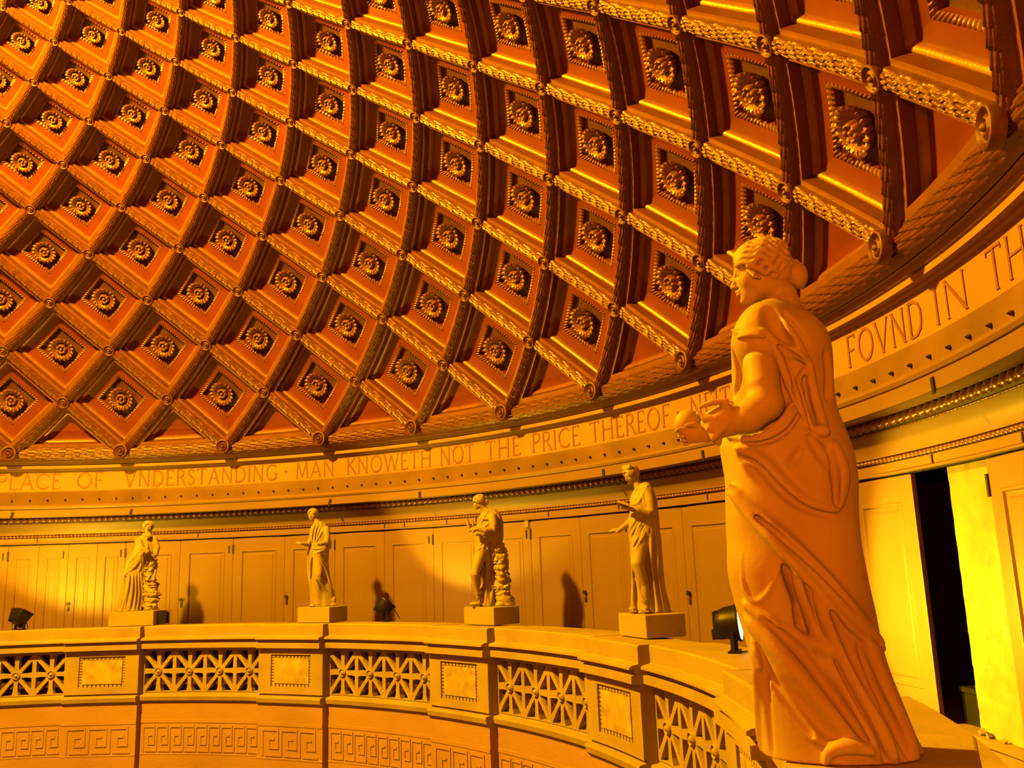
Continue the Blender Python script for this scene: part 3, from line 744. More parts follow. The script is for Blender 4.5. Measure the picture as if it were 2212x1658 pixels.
flood(tuple(W(.895, 51.4, FL_Z)), azd(22), azd(3), 'black round-backed floodlight beside the great statue, its glass facing right', 1250, False, 105)
t = empty('floodlight', tuple(W(.905, 125.0, FL_Z))); tag(t, 'small dark box lamp with a pale bracket beside the plinth of the leftmost statue', 'floodlight')
b = MB(); b.box((0, 0, .15), (.16, .20, .26), R=np.array(Matrix.Rotation(.9, 3, 'Z'))); b.build('housing', M['black'], t)
b = MB(); b.box((-.0, .13, .15), (.03, .03, .28)); b.box((.10, .06, .27), (.25, .03, .03)); b.build('bracket', M['paint'], t)
# rubble and a dark case inside the opening
rg = np.random.default_rng(7)
for q in range(26):
    a = 43.9+2.8*rg.random(); rr = 1.0505+.03*rg.random(); s_ = .02+.035*rg.random()
    V = rg.standard_normal((8, 3)); V /= np.linalg.norm(V, axis=1)[:, None]
    import bmesh
    bmx = bmesh.new(); [bmx.verts.new(v*s_*(.7+.5*rg.random())) for v in V]; bmesh.ops.convex_hull(bmx, input=bmx.verts); me = bpy.data.meshes.new('plaster_chunk'); bmx.to_mesh(me); bmx.free(); me.materials.append(M['debris'])
    o = bpy.data.objects.new('plaster_chunk', me); col.objects.link(o); o.location = W(rr, a, -.3656)+Vector((0, 0, s_*.45))
    tag(o, 'crumbled chunk of plaster lying on the sill of the open closet', 'rubble', 'plaster chunks on the closet sill')
t = empty('toolbox', tuple(W(1.085, 47.9, -.3656)), azd(48-90)); tag(t, 'dark case standing inside the open closet', 'case')
b = MB(); b.box((0, 0, .15), (.62, .36, .30)); b.build('case_body', M['black'], t)
b = MB(); b.box((0, 0, .325), (.66, .40, .05)); b.cyl((-.2, 0, .36), (.2, 0, .36), .03, n=10); b.build('lid', M['black'], t)
# ------------------------------------------------------------------ marble statues, carved as solid fields and skinned
class Field:
    """a sampled solid: negative inside; shapes are blended in, then the surface is skinned with quads"""
    def __init__(s, lo, hi, h):
        s.lo = np.array(lo, float); s.h = h; s.n = np.ceil((np.array(hi)-s.lo)/h).astype(int)+1
        s.F = np.full(s.n, .25, np.float32)
    def sub(s, lo, hi):
        a = np.clip(np.floor((np.array(lo)-s.lo)/s.h).astype(int), 0, s.n-1); b = np.clip(np.ceil((np.array(hi)-s.lo)/s.h).astype(int)+1, 1, s.n)
        if np.any(b <= a): return None
        ax = [(s.lo[i]+s.h*np.arange(a[i], b[i])).astype(np.float32) for i in range(3)]
        return (slice(a[0], b[0]), slice(a[1], b[1]), slice(a[2], b[2])), ax[0][:, None, None], ax[1][None, :, None], ax[2][None, None, :]
    def put(s, fn, lo, hi, k=.01, cut=False):
        m = k+3*s.h; r = s.sub(np.array(lo)-m, np.array(hi)+m)
        if r is None: return
        sl, x, y, z = r; d = fn(x, y, z); f = s.F[sl]
        if not cut:
            hh = np.maximum(k-np.abs(f-d), 0)/k; s.F[sl] = np.minimum(f, d)-hh*hh*k*.25
        else:
            d = -d; hh = np.maximum(k-np.abs(f-d), 0)/k; s.F[sl] = np.maximum(f, d)+hh*hh*k*.25
    def ball(s, c, r, k=.01, cut=False, M=None):
        c = np.asarray(c, float); r = np.broadcast_to(np.asarray(r, float), (3,))
        R = np.eye(3) if M is None else np.asarray(M, float)
        def fn(x, y, z):
            X, Y, Z = x-c[0], y-c[1], z-c[2]
            a = [(R[0, i]*X+R[1, i]*Y+R[2, i]*Z)/r[i] for i in range(3)]
            q = np.sqrt(a[0]**2+a[1]**2+a[2]**2)+1e-6
            q2 = np.sqrt((a[0]/r[0])**2+(a[1]/r[1])**2+(a[2]/r[2])**2)+1e-6
            return q*(q-1)/q2
        e = r.max(); s.put(fn, c-e, c+e, k, cut)
    def chain(s, P, R, k=.01, cut=False, flat=None):
        P = np.asarray(P, float); R = np.broadcast_to(np.asarray(R, float), (len(P),))
        def fn(x, y, z):
            best = None
            for a, b, ra, rb in zip(P[:-1], P[1:], R[:-1], R[1:]):
                d = b-a; L = d@d+1e-12
                t = np.clip(((x-a[0])*d[0]+(y-a[1])*d[1]+(z-a[2])*d[2])/L, 0, 1).astype(np.float32)
                q = np.sqrt((x-a[0]-t*d[0])**2+(y-a[1]-t*d[1])**2+(z-a[2]-t*d[2])**2)-(ra+(rb-ra)*t)
                best = q if best is None else np.minimum(best, q)
            return best
        # long chains are carved in overlapping runs so that each run keeps a small box
        m = R.max(); s.put(fn, P.min(0)-m, P.max(0)+m, k, cut)
    def loft(s, rows, k=.02, fold=None):
        """rows of (z, cx, cy, a, b); fold(theta, z, x, y) adds to the radius"""
        rows = np.asarray(sorted(rows), float); z0, z1 = rows[0, 0], rows[-1, 0]
        zz = np.linspace(z0, z1, 200)
        def smooth(v):   # piecewise linear, softened
            q = np.interp(zz, rows[:, 0], v); kq = np.ones(9)/9; qq = np.convolve(np.pad(q, 4, 'edge'), kq, 'valid'); return qq
        C = [smooth(rows[:, i]) for i in range(1, 5)]
        def fn(x, y, z):
            cx, cy, a, b = [np.interp(z.ravel(), zz, c).astype(np.float32)[None, None, :] for c in C]
            X, Y = x-cx, y-cy; rr = np.sqrt((X/a)**2+(Y/b)**2)+1e-5
            d = (rr-1)*np.sqrt(X*X+Y*Y)/rr
            if fold is not None: d = d-fold(np.arctan2(Y/b, X/a), z, X, Y)
            return np.maximum(d, np.maximum(z0-z, z-z1))
        m = .03
        s.put(fn, (float((C[0]-C[2]).min())-m, float((C[1]-C[3]).min())-m, z0), (float((C[0]+C[2]).max())+m, float((C[1]+C[3]).max())+m, z1), k)
    def front(s, x, z):
        """depth of the surface nearest the viewer side (lowest y)"""
        i = int(round((x-s.lo[0])/s.h)); j = int(round((z-s.lo[2])/s.h))
        if not (0 <= i < s.n[0] and 0 <= j < s.n[2]): return None
        c = s.F[i, :, j]; w_ = np.nonzero(c < 0)[0]
        return None if len(w_) == 0 else s.lo[1]+s.h*w_[0]
    def ridge(s, pts, r, lift=.0, k=.012, cut=False, taper=True, y0=None):
        """a fold lying on the viewer-side surface along (x, z) points"""
        P = spline(pts, 26); Y = [s.front(a, b) for a, b in P]
        ok = [i for i, v in enumerate(Y) if v is not None]
        if len(ok) < 2: return
        P = P[ok[0]:ok[-1]+1]; Y = Y[ok[0]:ok[-1]+1]; ok = [i for i, v in enumerate(Y) if v is not None]
        if len(P) < 3: return
        Yv = np.interp(np.arange(len(P)), ok, [Y[i] for i in ok]); Yv = np.convolve(np.pad(Yv, 5, 'edge'), np.ones(11)/11, 'valid')
        t = np.linspace(0, 1, len(P)); R = r*(np.sin(np.clip(t*1.0, 0, 1)*math.pi)**.45*.75+.25 if taper else np.ones(len(P)))
        Q = np.stack([P[:, 0], Yv+(-r*.05-lift*.7 if not cut else r*.30), P[:, 1]], -1)
        s.chain(Q, R, k, cut)
    def skin(s, name, m, parent, smooth_it=1):
        F = s.F; n = F.shape; ins = F < 0
        c = np.zeros(tuple(q-1 for q in n), np.uint8)
        for dx in (0, 1):
            for dy in (0, 1):
                for dz in (0, 1): c += ins[dx:n[0]-1+dx, dy:n[1]-1+dy, dz:n[2]-1+dz]
        act = (c > 0) & (c < 8); idx = np.full(act.shape, -1, np.int32); I = np.argwhere(act); idx[act] = np.arange(len(I))
        acc_ = np.zeros((len(I), 3)); cnt = np.zeros(len(I))
        off = [(a, b, d) for a in (0, 1) for b in (0, 1) for d in (0, 1)]
        val = {o: F[I[:, 0]+o[0], I[:, 1]+o[1], I[:, 2]+o[2]] for o in off}
        for o in off:
            for ax in range(3):
                if o[ax] == 0:
                    o2 = tuple(o[i]+(1 if i == ax else 0) for i in range(3)); a, b = val[o], val[o2]; cr = (a < 0) != (b < 0)
                    t = np.where(cr, a/(a-b+1e-12), 0); p = np.repeat(np.array(o, float)[None], len(I), 0); p[:, ax] += t
                    acc_[cr] += p[cr]; cnt[cr] += 1
        V = s.lo+s.h*(I+acc_/np.maximum(cnt, 1)[:, None])
        Q = []
        for ax in range(3):
            u, v = [(1, 2), (2, 0), (0, 1)][ax]
            sl = [slice(1, n[i]-1) for i in range(3)]; sl[ax] = slice(0, n[ax]-1); sh = list(sl); sh[ax] = slice(1, n[ax])
            a, b = ins[tuple(sl)], ins[tuple(sh)]; w_ = np.argwhere(a != b)+np.array([1 if i != ax else 0 for i in range(3)])
            if len(w_) == 0: continue
            e = a[a != b]
            def cell_(du, dv):
                q = w_.copy(); q[:, u] -= du; q[:, v] -= dv; return idx[q[:, 0], q[:, 1], q[:, 2]]
            A, B, C_, D = cell_(1, 1), cell_(0, 1), cell_(0, 0), cell_(1, 0)
            q = np.stack([A, B, C_, D], -1); q[~e] = q[~e][:, ::-1]; Q.append(q)
        Q = np.concatenate(Q); Q = Q[(Q >= 0).all(1)]
        return mesh(name, V, Q, m, parent, True)
def spline(pts, n):
    P = np.asarray(pts, float)
    if len(P) == 2: return P[0]+(P[1]-P[0])*np.linspace(0, 1, n)[:, None]
    E = np.concatenate([[2*P[0]-P[1]], P, [2*P[-1]-P[-2]]]); out = []
    m = len(P)-1
    for t in np.linspace(0, m, n):
        i = min(int(t), m-1); f = t-i; a, b, c, d = E[i:i+4]
        out.append(.5*((2*b)+(c-a)*f+(2*a-5*b+4*c-d)*f*f+(3*b-a-3*c+d)*f**3))
    return np.array(out)
class Station:
    """local frame of one statue: x to the viewer's right, y away from the viewer, z up from the plinth top; measured on the photo"""
    def __init__(s, base, foot_px=None):
        s.base = np.array(base, float); d = s.base-CAM; d[2] = 0; s.dist = np.linalg.norm(d); s.Y = d/s.dist; s.X = np.array([s.Y[1], -s.Y[0], 0]); s.dv = 0
        if foot_px is not None: s.dv = foot_px-pix(s.base)[1]
        s.az = math.atan2(s.X[1], s.X[0])
    def at(s, u, v, y=0.0):
        v = v-s.dv
        d = FV+RV*(u-1106)/FPX-UV*(v-829)/FPX; t = (s.base+s.Y*y-CAM)@s.Y/(d@s.Y); P = CAM+d*t-s.base
        return np.array([P@s.X, P@s.Y, P[2]])
    def xz(s, pts, y=0.0): return [tuple(s.at(u, v, y)[[0, 2]]) for u, v in pts]
    def root(s, name): return empty(name, tuple(s.base), s.az)
def rotz(a): c, s_ = math.cos(a), math.sin(a); return np.array([[c, -s_, 0], [s_, c, 0], [0, 0, 1.]])
def rotx(a): c, s_ = math.cos(a), math.sin(a); return np.array([[1, 0, 0], [0, c, -s_], [0, s_, c]])
def roty(a): c, s_ = math.cos(a), math.sin(a); return np.array([[c, 0, s_], [0, 1, 0], [-s_, 0, c]])
def head(F, c, H, R, kk=1.0):
    """classical head of height H centred at c; columns of R: right, front, up in the statue frame"""
    R = np.asarray(R, float); c = np.asarray(c, float)
    def p(x, y, z): return c+R@(np.array([x, y, z])*H)
    def b(x, y, z, rx, ry, rz, k=.02, cut=False): F.ball(p(x, y, z), (rx*H, ry*H, rz*H), k*H*kk, cut, R)
    b(0, -.04, .10, .335, .40, .385, .05); b(0, .14, -.06, .265, .27, .36, .12)
    b(0, .22, -.33, .15, .145, .14, .10); b(0, .315, -.415, .075, .07, .065, .06)     # jaw and chin
    for s_ in (-1, 1):
        b(s_*.15, .20, -.12, .12, .13, .13, .08)                                     # cheek
        b(s_*.19, .02, -.25, .07, .14, .11, .08)
        b(s_*.125, .395, -.005, .075, .07, .050, .05, True)                            # socket
        b(s_*.122, .330, -.008, .062, .055, .040, .015)                                # eyeball
        F.chain([p(s_*.05, .385, .045), p(s_*.13, .378, .070), p(s_*.21, .32, .05)], .020*H, .035*H)
        F.chain([p(s_*.075, .375, .012), p(s_*.125, .388, .028), p(s_*.185, .335, .004)], .010*H, .012*H)
    F.chain([p(0, .385, .09), p(0, .425, -.06), p(0, .470, -.160)], [.034*H, .034*H, .040*H], .03*H)   # nose
    for s_ in (-1, 1): b(s_*.040, .430, -.172, .030, .042, .026, .02)
    F.chain([p(-.070, .380, -.252), p(0, .425, -.243), p(.070, .380, -.252)], .024*H, .02*H)
    F.chain([p(-.055, .370, -.300), p(0, .412, -.302), p(.055, .370, -.300)], .026*H, .02*H)
    F.chain([p(-.065, .412, -.274), p(0, .462, -.273), p(.065, .412, -.274)], .0045*H, .004*H, True)
    b(0, .40, -.35, .06, .03, .02, .02, True)
def hair(F, c, H, R, bun=True, wave=1.0, curls=True, seed=1):
    R = np.asarray(R, float); c = np.asarray(c, float)
    def p(x, y, z): return c+R@(np.array([x, y, z])*H)
    F.ball(p(0, -.08, .16), (.385*H, .40*H, .365*H), .05*H, False, R); F.ball(p(0, -.25, -.02), (.32*H, .25*H, .29*H), .08*H, False, R)
    F.ball(p(0, .47, -.13), (.30*H, .30*H, .40*H), .03*H, True, R)            # keep the face free
    F.ball(p(0, .25, -.45), (.40*H, .35*H, .36*H), .05*H, True, R)
    rg_ = np.random.default_rng(seed)
    for s_ in (-1, 1):
        # wavy locks drawn back from the parting over the ear
        for q in range(10):
            P = []
            for t in np.linspace(0, 1, 22):
                y = (.345 if q < 7 else .345-.16*(q-6))-.74*t*(1 if q < 7 else 1-.16*(q-6)); th = math.radians(9+14.2*q+(6*t if q > 6 else 0)); w2 = .15*math.sin(t*17+q*1.1+seed)*wave*(.3+.7*t)
                k_ = math.sqrt(max(.05, 1-((y+.06)/.47)**2))
                P.append(p(s_*.395*k_*math.sin(th+w2), y, .13+.385*k_*math.cos(th+w2)))
            F.chain(P, np.linspace(.050, .046, 22)*H, .004*H)
        if curls:
            for q in range(10):
                t = q/9; F.chain([p(s_*(.03+.29*t), .34-.20*t+.02*math.sin(q*2.), .33-.42*t), p(s_*(.08+.29*t), .36-.22*t, .28-.42*t), p(s_*(.06+.30*t), .28-.22*t, .22-.40*t)], [.035*H, .03*H, .02*H], .015*H)
    # fillet groove round the head
    F.chain([p(.36*math.cos(t)*1.04, -.06+.36*math.sin(t), .30-.10*math.sin(t)) for t in np.linspace(0, 2*math.pi, 22)], .012*H, .012*H, True)
    if bun:
        F.ball(p(0, -.53, -.14), (.17*H, .14*H, .20*H), .06*H, False, R); F.chain([p(0, -.36, -.02), p(0, -.50, -.08)], [.18*H, .16*H], .05*H)
        for q in range(4):
            F.chain([p(.18*math.cos(t), -.42-.050*q, -.06-.03*q+.18*math.sin(t)) for t in np.linspace(0, 2*math.pi, 14)], .018*H, .012*H)
def hand(F, w_, d, n, L, curl, k=1.0, sp=0.0):
    """palm from the wrist w_ along d with back-of-hand normal n; five fingers with their own curl"""
    w_ = np.asarray(w_, float); d = np.asarray(d, float); d /= np.linalg.norm(d); n = np.asarray(n, float); n -= d*(n@d); n /= np.linalg.norm(n); s_ = np.cross(d, n)
    Rm = np.stack([d, s_, n], -1)
    F.ball(w_+d*L*.28, (L*.33, L*.21, L*.115), L*.08, False, Rm)
    for q, (o, ln) in enumerate(((-.165, .40), (-.055, .47), (.055, .44), (.16, .35))):
        P = [w_+d*L*.42+s_*o*L]; a = curl[q]*.35; cur = P[0]
        for j, fr in enumerate((.46, .32, .24)):
            dd = (d+s_*o*sp)*math.cos(a)-n*math.sin(a); cur = cur+dd*ln*L*fr; P.append(cur); a += curl[q]
        F.chain(P, [L*.058, L*.055, L*.048, L*.038], L*.018)
    F.chain([w_+d*L*.12-s_*L*.15, w_+d*L*.30-s_*L*.27-n*L*.05, w_+d*L*.48-s_*L*.27-n*L*.12], [L*.075, L*.06, L*.045], L*.03)
def plinth(parent, st, w_, dpt, h, rz, off=(0, 0, 0)):
    b = MB(); R = np.array(Matrix.Rotation(rz-st.az, 3, 'Z')); b.box(np.array([0, 0, -h/2])+np.array(off), (w_, dpt, h), R=R)
    o = b.build('plinth', M['stone'], parent); bv = o.modifiers.new('edge', 'BEVEL'); bv.width = .012; bv.segments = 2; return o
def folds(n, amp, ph=0.0, tw=0.0, z1=1.0, z0=0.0, sharp_=1.0):
    """hanging folds that open out from z1 down to z0"""
    def f(th, z, X, Y):
        g = np.clip((z1-z)/(z1-z0), 0, 1)**.8
        w1 = np.sin(n*th+ph+tw*z); w2 = np.sin((n*.5+.5)*th*1.0+1.7*ph-tw*z*.7)
        return (amp*(np.sign(w1)*np.abs(w1)**sharp_*.7+.45*w2)*g).astype(np.float32)
    return f
def rock(F, rows, y, dep, seed):
    """a craggy natural rock between left and right limits: rows of (z, xl, xr)"""
    def tab(nt, nz, sd): return np.random.default_rng(sd).random((nt, nz)).astype(np.float32)
    def noise(T, th, z, fz):
        nt, nz = T.shape; u = (th/(2*math.pi)+.5)*nt+.6*np.sin(13*z); v = z*fz+0*th; u = u+0*z
        i = np.floor(u).astype(int); j = np.floor(v).astype(int); fu, fv = u-i, v-j; fu = fu*fu*(3-2*fu); fv = fv*fv*(3-2*fv)
        g = lambda a, b: T[a % nt, b % nz]
        return (g(i, j)*(1-fu)+g(i+1, j)*fu)*(1-fv)+(g(i, j+1)*(1-fu)+g(i+1, j+1)*fu)*fv
    T1, T2 = tab(7, 29, seed), tab(13, 53, seed+1)
    def crag(th, z, X, Y):
        return (.075*(np.abs(noise(T1, th, z, 10.)-.45)*1.6-.35)+.045*(np.abs(noise(T2, th, z, 22.)-.5)*1.7-.3)).astype(np.float32)
    F.loft([(z, (xl+xr)/2, y, (xr-xl)/2, dep*(.75+.25*min(1, (rows[0][0] if rows[0][0] > z else 1.2-z)))) for z, xl, xr in rows], .01, crag)
def rows_px(st, L, y=0.0, ratio=.72, cy=0.0, pad=0.0):
    out = []
    for r in L:
        v, l, rr = r[:3]; a = st.at(l, v, y); b = st.at(rr, v, y); w_ = (b[0]-a[0])/2
        out.append((a[2]/2+b[2]/2, (a[0]+b[0])/2, cy if len(r) < 5 else r[4], w_+pad, max(.05, w_*(ratio if len(r) < 4 else r[3]))))
    return out
def base_at(r, az, z=-.2815): return W(r, az, z)
def find_az(u, r, z=-.2815):
    best = min((abs(pix(np.array(W(r, a, z)))[0]-u), a) for a in np.arange(5, 150, .02)); return best[1]

# ================================================================== the great statue with the globe
G = Station(base_at(.881, 17.2)); E = lambda x, y: (1500+.24125*x, 500+.24125*y); B_ = lambda x, y: (1500+.457*x, 900+.457*y); C_ = lambda x, y: (1400+.1809*x, 860+.1809*y)
gt = G.root('great_statue'); tag(gt, 'great marble statue of a robed woman in profile holding a globe, nearest the viewer', 'statue')
zb = 0.0
def gx(pts, y=0.0): return G.xz([tuple(p) for p in pts], y)
Fg = Field((-.62, -.42, .0), (.45, .38, 1.62), .0058)
prof_g = [(1762, 1650, 2040, .78), (1658, 1645, 2000, .78), (1600, 1641, 1978, .76), (1520, 1636, 1946, .74), (1450, 1628, 1918, .72), (1390, 1618, 1900, .70), (1330, 1604, 1890, .68), (1266, 1598, 1876, .66), (1174, 1594, 1859, .66), (1106, 1592, 1855, .66), (1037, 1578, 1853, .66), (991, 1560, 1845, .66), (950, 1552, 1830, .68), (900, 1580, 1812, .72), (850, 1582, 1803, .76), (800, 1580, 1802, .80), (760, 1580, 1800, .84), (725, 1581, 1790, .86), (700, 1588, 1772, .84), (684, 1610, 1752, .78), (668, 1634, 1730, .66), (660, 1655, 1712, .5)]
def gfold(th, z, X, Y):
    g = np.clip((.95-z)/.95, 0, 1)
    back = .5+.5*np.tanh((np.sin(th)-.0)*3)      # only the side turned away carries the even folds
    return (.014*g*back*np.sin(11*th+2*z)+.004*g*np.sin(7*th+3.1*z)).astype(np.float32)
rw = rows_px(G, prof_g, 0.0)
zmin = min(r[0] for r in rw); Fg.loft([(max(r[0], .0) if r[0] > zmin else .0, *r[1:]) for r in rw if r[0] > -.12], .02, gfold)
def gp(u, v, y): return G.at(u, v, y)
# shoulder and sleeve of the mantle on the near side
Fg.chain([gp(1652, 708, -.08), gp(1638, 736, -.115)], [.086, .086], .08)
Fg.chain([gp(1712, 700, .05), gp(1655, 706, -.08)], [.06, .078], .05)
def gxs(pts):
    """photo points -> (x, z) on the carved surface itself"""
    out = []; y = 0.0
    for u, v in spline(pts, 14):
        for _ in range(3):
            P = G.at(u, v, y); q = Fg.front(P[0], P[2]); y = y if q is None else q
        out.append((P[0], P[2]))
    return out
# hip and thigh forward
Fg.ball(gp(1650, 1150, -.05), (.12, .11, .28), .10); Fg.ball(gp(1762, 1010, -.02), (.11, .14, .20), .06)
Fg.chain([gp(1650, 1240, -.08), gp(1690, 1450, -.11), gp(1740, 1640, -.10)], [.085, .07, .055], .10)
# mantle edge roll that runs from the waist to the far hip
def rb(pts, r, lift=0.0, k=.012, cut=False, taper=True): Fg.ridge(gxs([B_(*p) for p in pts]), r*1.2, lift, k, cut, taper)
def ra(pts, r, lift=0.0, k=.012, cut=False, taper=True): Fg.ridge(gxs([E(*p) for p in pts]), r*1.2, lift, k, cut, taper)
def rc(pts, r, lift=0.0, k=.012, cut=False, taper=True): Fg.ridge(gxs([C_(*p) for p in pts]), r*1.2, lift, k, cut, taper)
# lower skirt first: carve the deep hollow under the mantle, then lay the folds
rb([(430, 690), (520, 860), (620, 1060), (690, 1180)], .034, 0, .03, True)
rb([(480, 900), (540, 1040), (660, 1180)], .026, 0, .03, True)
rb([(100, 250), (270, 450), (410, 590), (580, 760), (760, 960), (890, 1090)], .036, .006, .02)
rb([(130, 330), (290, 500), (430, 650), (560, 790), (740, 990), (880, 1105)], .014, .014, .010)
rb([(60, 240), (240, 430), (400, 560), (580, 720), (780, 930)], .010, .0, .014, True)
rb([(470, 700), (560, 930), (660, 1180), (800, 1450), (880, 1658), (900, 1720)], .030, .012, .014)
rb([(520, 760), (620, 1000), (720, 1220), (850, 1480), (930, 1700)], .016, 0, .014, True)
rb([(570, 810), (650, 1000), (770, 1250), (860, 1420), (940, 1600), (985, 1720)], .028, .008, .014)
rb([(640, 900), (760, 1150), (880, 1380), (990, 1620), (1020, 1720)], .015, 0, .014, True)
rb([(820, 1050), (900, 1280), (1000, 1500), (1075, 1680)], .026, .004, .02)
rb([(770, 1080), (860, 1300), (960, 1500), (1040, 1690)], .014, 0, .012, True)
rb([(225, 640), (228, 770), (250, 840), (295, 872), (345, 835), (380, 760), (408, 690)], .0085, .004, .006)
rb([(235, 880), (330, 950), (430, 1020), (560, 1065), (650, 1110)], .020, .004, .02)
rb([(250, 960), (380, 1090), (520, 1250), (680, 1440), (790, 1560)], .024, .004, .03)
rb([(330, 960), (470, 1080), (590, 1230), (720, 1400), (830, 1560)], .014, 0, .02, True)
rb([(270, 1050), (310, 1150), (400, 1300), (500, 1430), (600, 1530), (720, 1560)], .016, .006, .012)
rb([(300, 1080), (360, 1230), (450, 1380), (560, 1510)], .012, 0, .014, True)
rb([(285, 1100), (300, 1250), (310, 1450), (330, 1700)], .016, 0, .02)
rb([(330, 1200), (350, 1400), (380, 1700)], .012, 0, .02, True)
# waist: strained folds under the forearm and across the hip
rc([(940, 470), (1150, 470), (1380, 400), (1600, 260), (1720, 60)], .014, .006, .008)
rc([(960, 430), (1180, 430), (1400, 350), (1580, 200), (1660, 20)], .009, 0, .008, True)
rc([(1100, 500), (1350, 480), (1600, 360), (1760, 150)], .012, .004, .008)
rc([(1150, 540), (1400, 520), (1640, 400), (1800, 200)], .008, 0, .008, True)
rb([(200, 150), (290, 190), (340, 230), (430, 330), (540, 410), (680, 440)], .020, .002, .02)
rb([(210, 190), (300, 230), (400, 340), (520, 430), (660, 470)], .013, 0, .014, True)
rb([(450, 230), (480, 200), (500, 160)], .010, 0, .02)
rb([(540, 90), (600, 180), (650, 260)], .018, .006, .012); rb([(660, 120), (700, 260), (690, 420)], .020, .006, .012)
rb([(620, 140), (660, 260), (670, 420)], .012, 0, .012, True)
# mantle over shoulder and back
ra([(705, 720), (790, 870), (900, 1010), (1025, 1150)], .026, .012, .014)
ra([(665, 700), (700, 800), (770, 930), (850, 1020)], .024, 0, .03, True)
ra([(800, 730), (900, 870), (1010, 1030), (1050, 1140)], .013, 0, .016, True)
ra([(330, 930), (430, 905), (560, 900), (660, 925), (760, 1130), (860, 1400), (960, 1600), (1040, 1760)], .014, .012, .008)
ra([(380, 960), (450, 935), (560, 930), (640, 950)], .008, .012, .006)
ra([(700, 960), (820, 1060), (930, 1110), (1030, 1165)], .016, .010, .010)
ra([(740, 1010), (860, 1100), (960, 1150)], .011, 0, .010, True)
ra([(1035, 1180), (960, 1300), (915, 1420), (940, 1445), (1000, 1370), (1040, 1240)], .012, .012, .008)
ra([(1040, 1170), (1060, 1400), (1130, 1660), (1180, 1790)], .016, .010, .010)
ra([(980, 1290), (1000, 1500), (1080, 1780)], .010, 0, .010, True)
ra([(900, 1300), (960, 1530), (1060, 1790)], .013, .008, .010)
ra([(860, 1240), (930, 1500), (1020, 1760)], .010, 0, .010, True)
ra([(1170, 1080), (1200, 1300), (1180, 1500)], .014, 0, .02, True)
# cape end, cut square
ra([(1090, 1790), (1180, 1790)], .020, .010, .008)
# breast drapery seen in front of the arm
ra([(300, 1120), (300, 1400), (330, 1560)], .016, .0, .010); ra([(350, 1050), (400, 1300), (360, 1480)], .014, 0, .012, True)
# bunched hem at the foot
rb([(600, 1640), (640, 1580), (740, 1555), (850, 1580)], .020, .010, .010); rb([(610, 1690), (680, 1620), (800, 1600)], .016, .016, .008); rb([(640, 1720), (720, 1650), (840, 1640)], .014, .020, .008)
Fg.put(lambda x, y, z: z-.004+0*x+0*y, (-.62, -.42, 0), (.45, .38, .01), .002, True)
ro_ = Fg.skin('robe', M['marble'], gt)
# cloth gathered round the wrist
Fw = Field((-.52, -.36, .93), (-.20, -.02, 1.25), .004)
Fw.chain([gp(1572, 906, -.19), gp(1548, 915, -.19), gp(1530, 922, -.19)], [.060, .054, .036], .02)
Fw.chain([gp(1548, 900, -.21), gp(1540, 940, -.22), gp(1552, 955, -.20)], [.022, .018, .012], .02)
for pts in (((1513, 878), (1540, 868), (1570, 866)), ((1508, 893), (1530, 905), (1545, 930)), ((1522, 905), (1548, 900), (1570, 878)), ((1530, 925), (1552, 905), (1575, 885)), ((1540, 948), (1560, 925), (1578, 900))):
    P = [gp(u, v, -.235) for u, v in pts]; Fw.chain(P, [.008, .012, .008], .014)
Fw.chain([gp(1548, 884, -.15), gp(1560, 872, -.14), gp(1578, 872, -.13)], [.006, .010, .012], .015)
Fw.skin('cuff', M['marble'], gt)
# skin: head, neck, arm and hand as one body
Fb = Field((-.60, -.34, .90), (.20, .22, 1.84), .0045)
HG = .238
tilt = roty(-.10)
Rh = np.array([[.10, -1, 0], [-1, -.10, 0], [0, 0, 1.]])   # columns: right, front, up
Rh = np.stack([np.array([.12, -1, .0])/np.hypot(.12, 1), np.array([-1, -.12, -.0])/np.hypot(.12, 1), [0, 0, 1.]], -1); Rh[:, 0] = np.cross(Rh[:, 1], Rh[:, 2])
Rh = roty(-.06)@Rh
hc = gp(*E(600, 372), .0)
head(Fb, hc, HG, Rh)
Fb.chain([hc+Rh@np.array([0, -.10, -.22])*HG, gp(*E(790, 570), .01), gp(*E(800, 720), .01)], [.058, .053, .072], .03)
Fb.chain([gp(1645, 735, -.08), gp(1643, 790, -.145), gp(1648, 830, -.172), gp(1656, 872, -.175)], [.058, .062, .059, .056], .02)
Fb.chain([gp(1655, 868, -.185), gp(1615, 900, -.195), gp(1575, 908, -.195), gp(1542, 930, -.195), gp(1528, 938, -.195)], [.056, .058, .048, .030, .027], .02)
hand(Fb, gp(1530, 937, -.195), gp(1470, 940, -.20)-gp(1530, 937, -.195), np.array([0, .9, .42]), .150, (.55, 1.1, 1.2, 1.25), sp=.0)
Fb.chain([gp(1530, 925, -.17), gp(1505, 926, -.155), gp(1478, 930, -.16)], [.020, .016, .013], .01)
Fb.skin('figure', M['marble'], gt)
Fh = Field(hc-.24, hc+.24, .0036); hair(Fh, hc, HG*1.02, Rh, True, 1.3, True, 3); Fh.skin('hair', M['marble'], gt)
Fo = Field(gp(1487, 912, -.17)-.07, gp(1487, 912, -.17)+.07, .004); Fo.ball(gp(1487, 914, -.17), .050, .005); Fo.skin('globe', M['marble'], gt)['label'] = 'smooth marble globe in the hand'
plinth(gt, G, .80, .58, S*.023, math.radians(17.2+90), (0.02, .03, 0))
b = MB(); b.box((.25, .0, -.10), (.9, .5, .012)); 

def far_statue(u_foot, v_foot, r, name, label, h=.0105):
    az = find_az(u_foot, r); st = Station(base_at(r, az), v_foot); t = st.root(name); tag(t, label, 'statue', 'marble statues on the balustrade'); return st, t, az
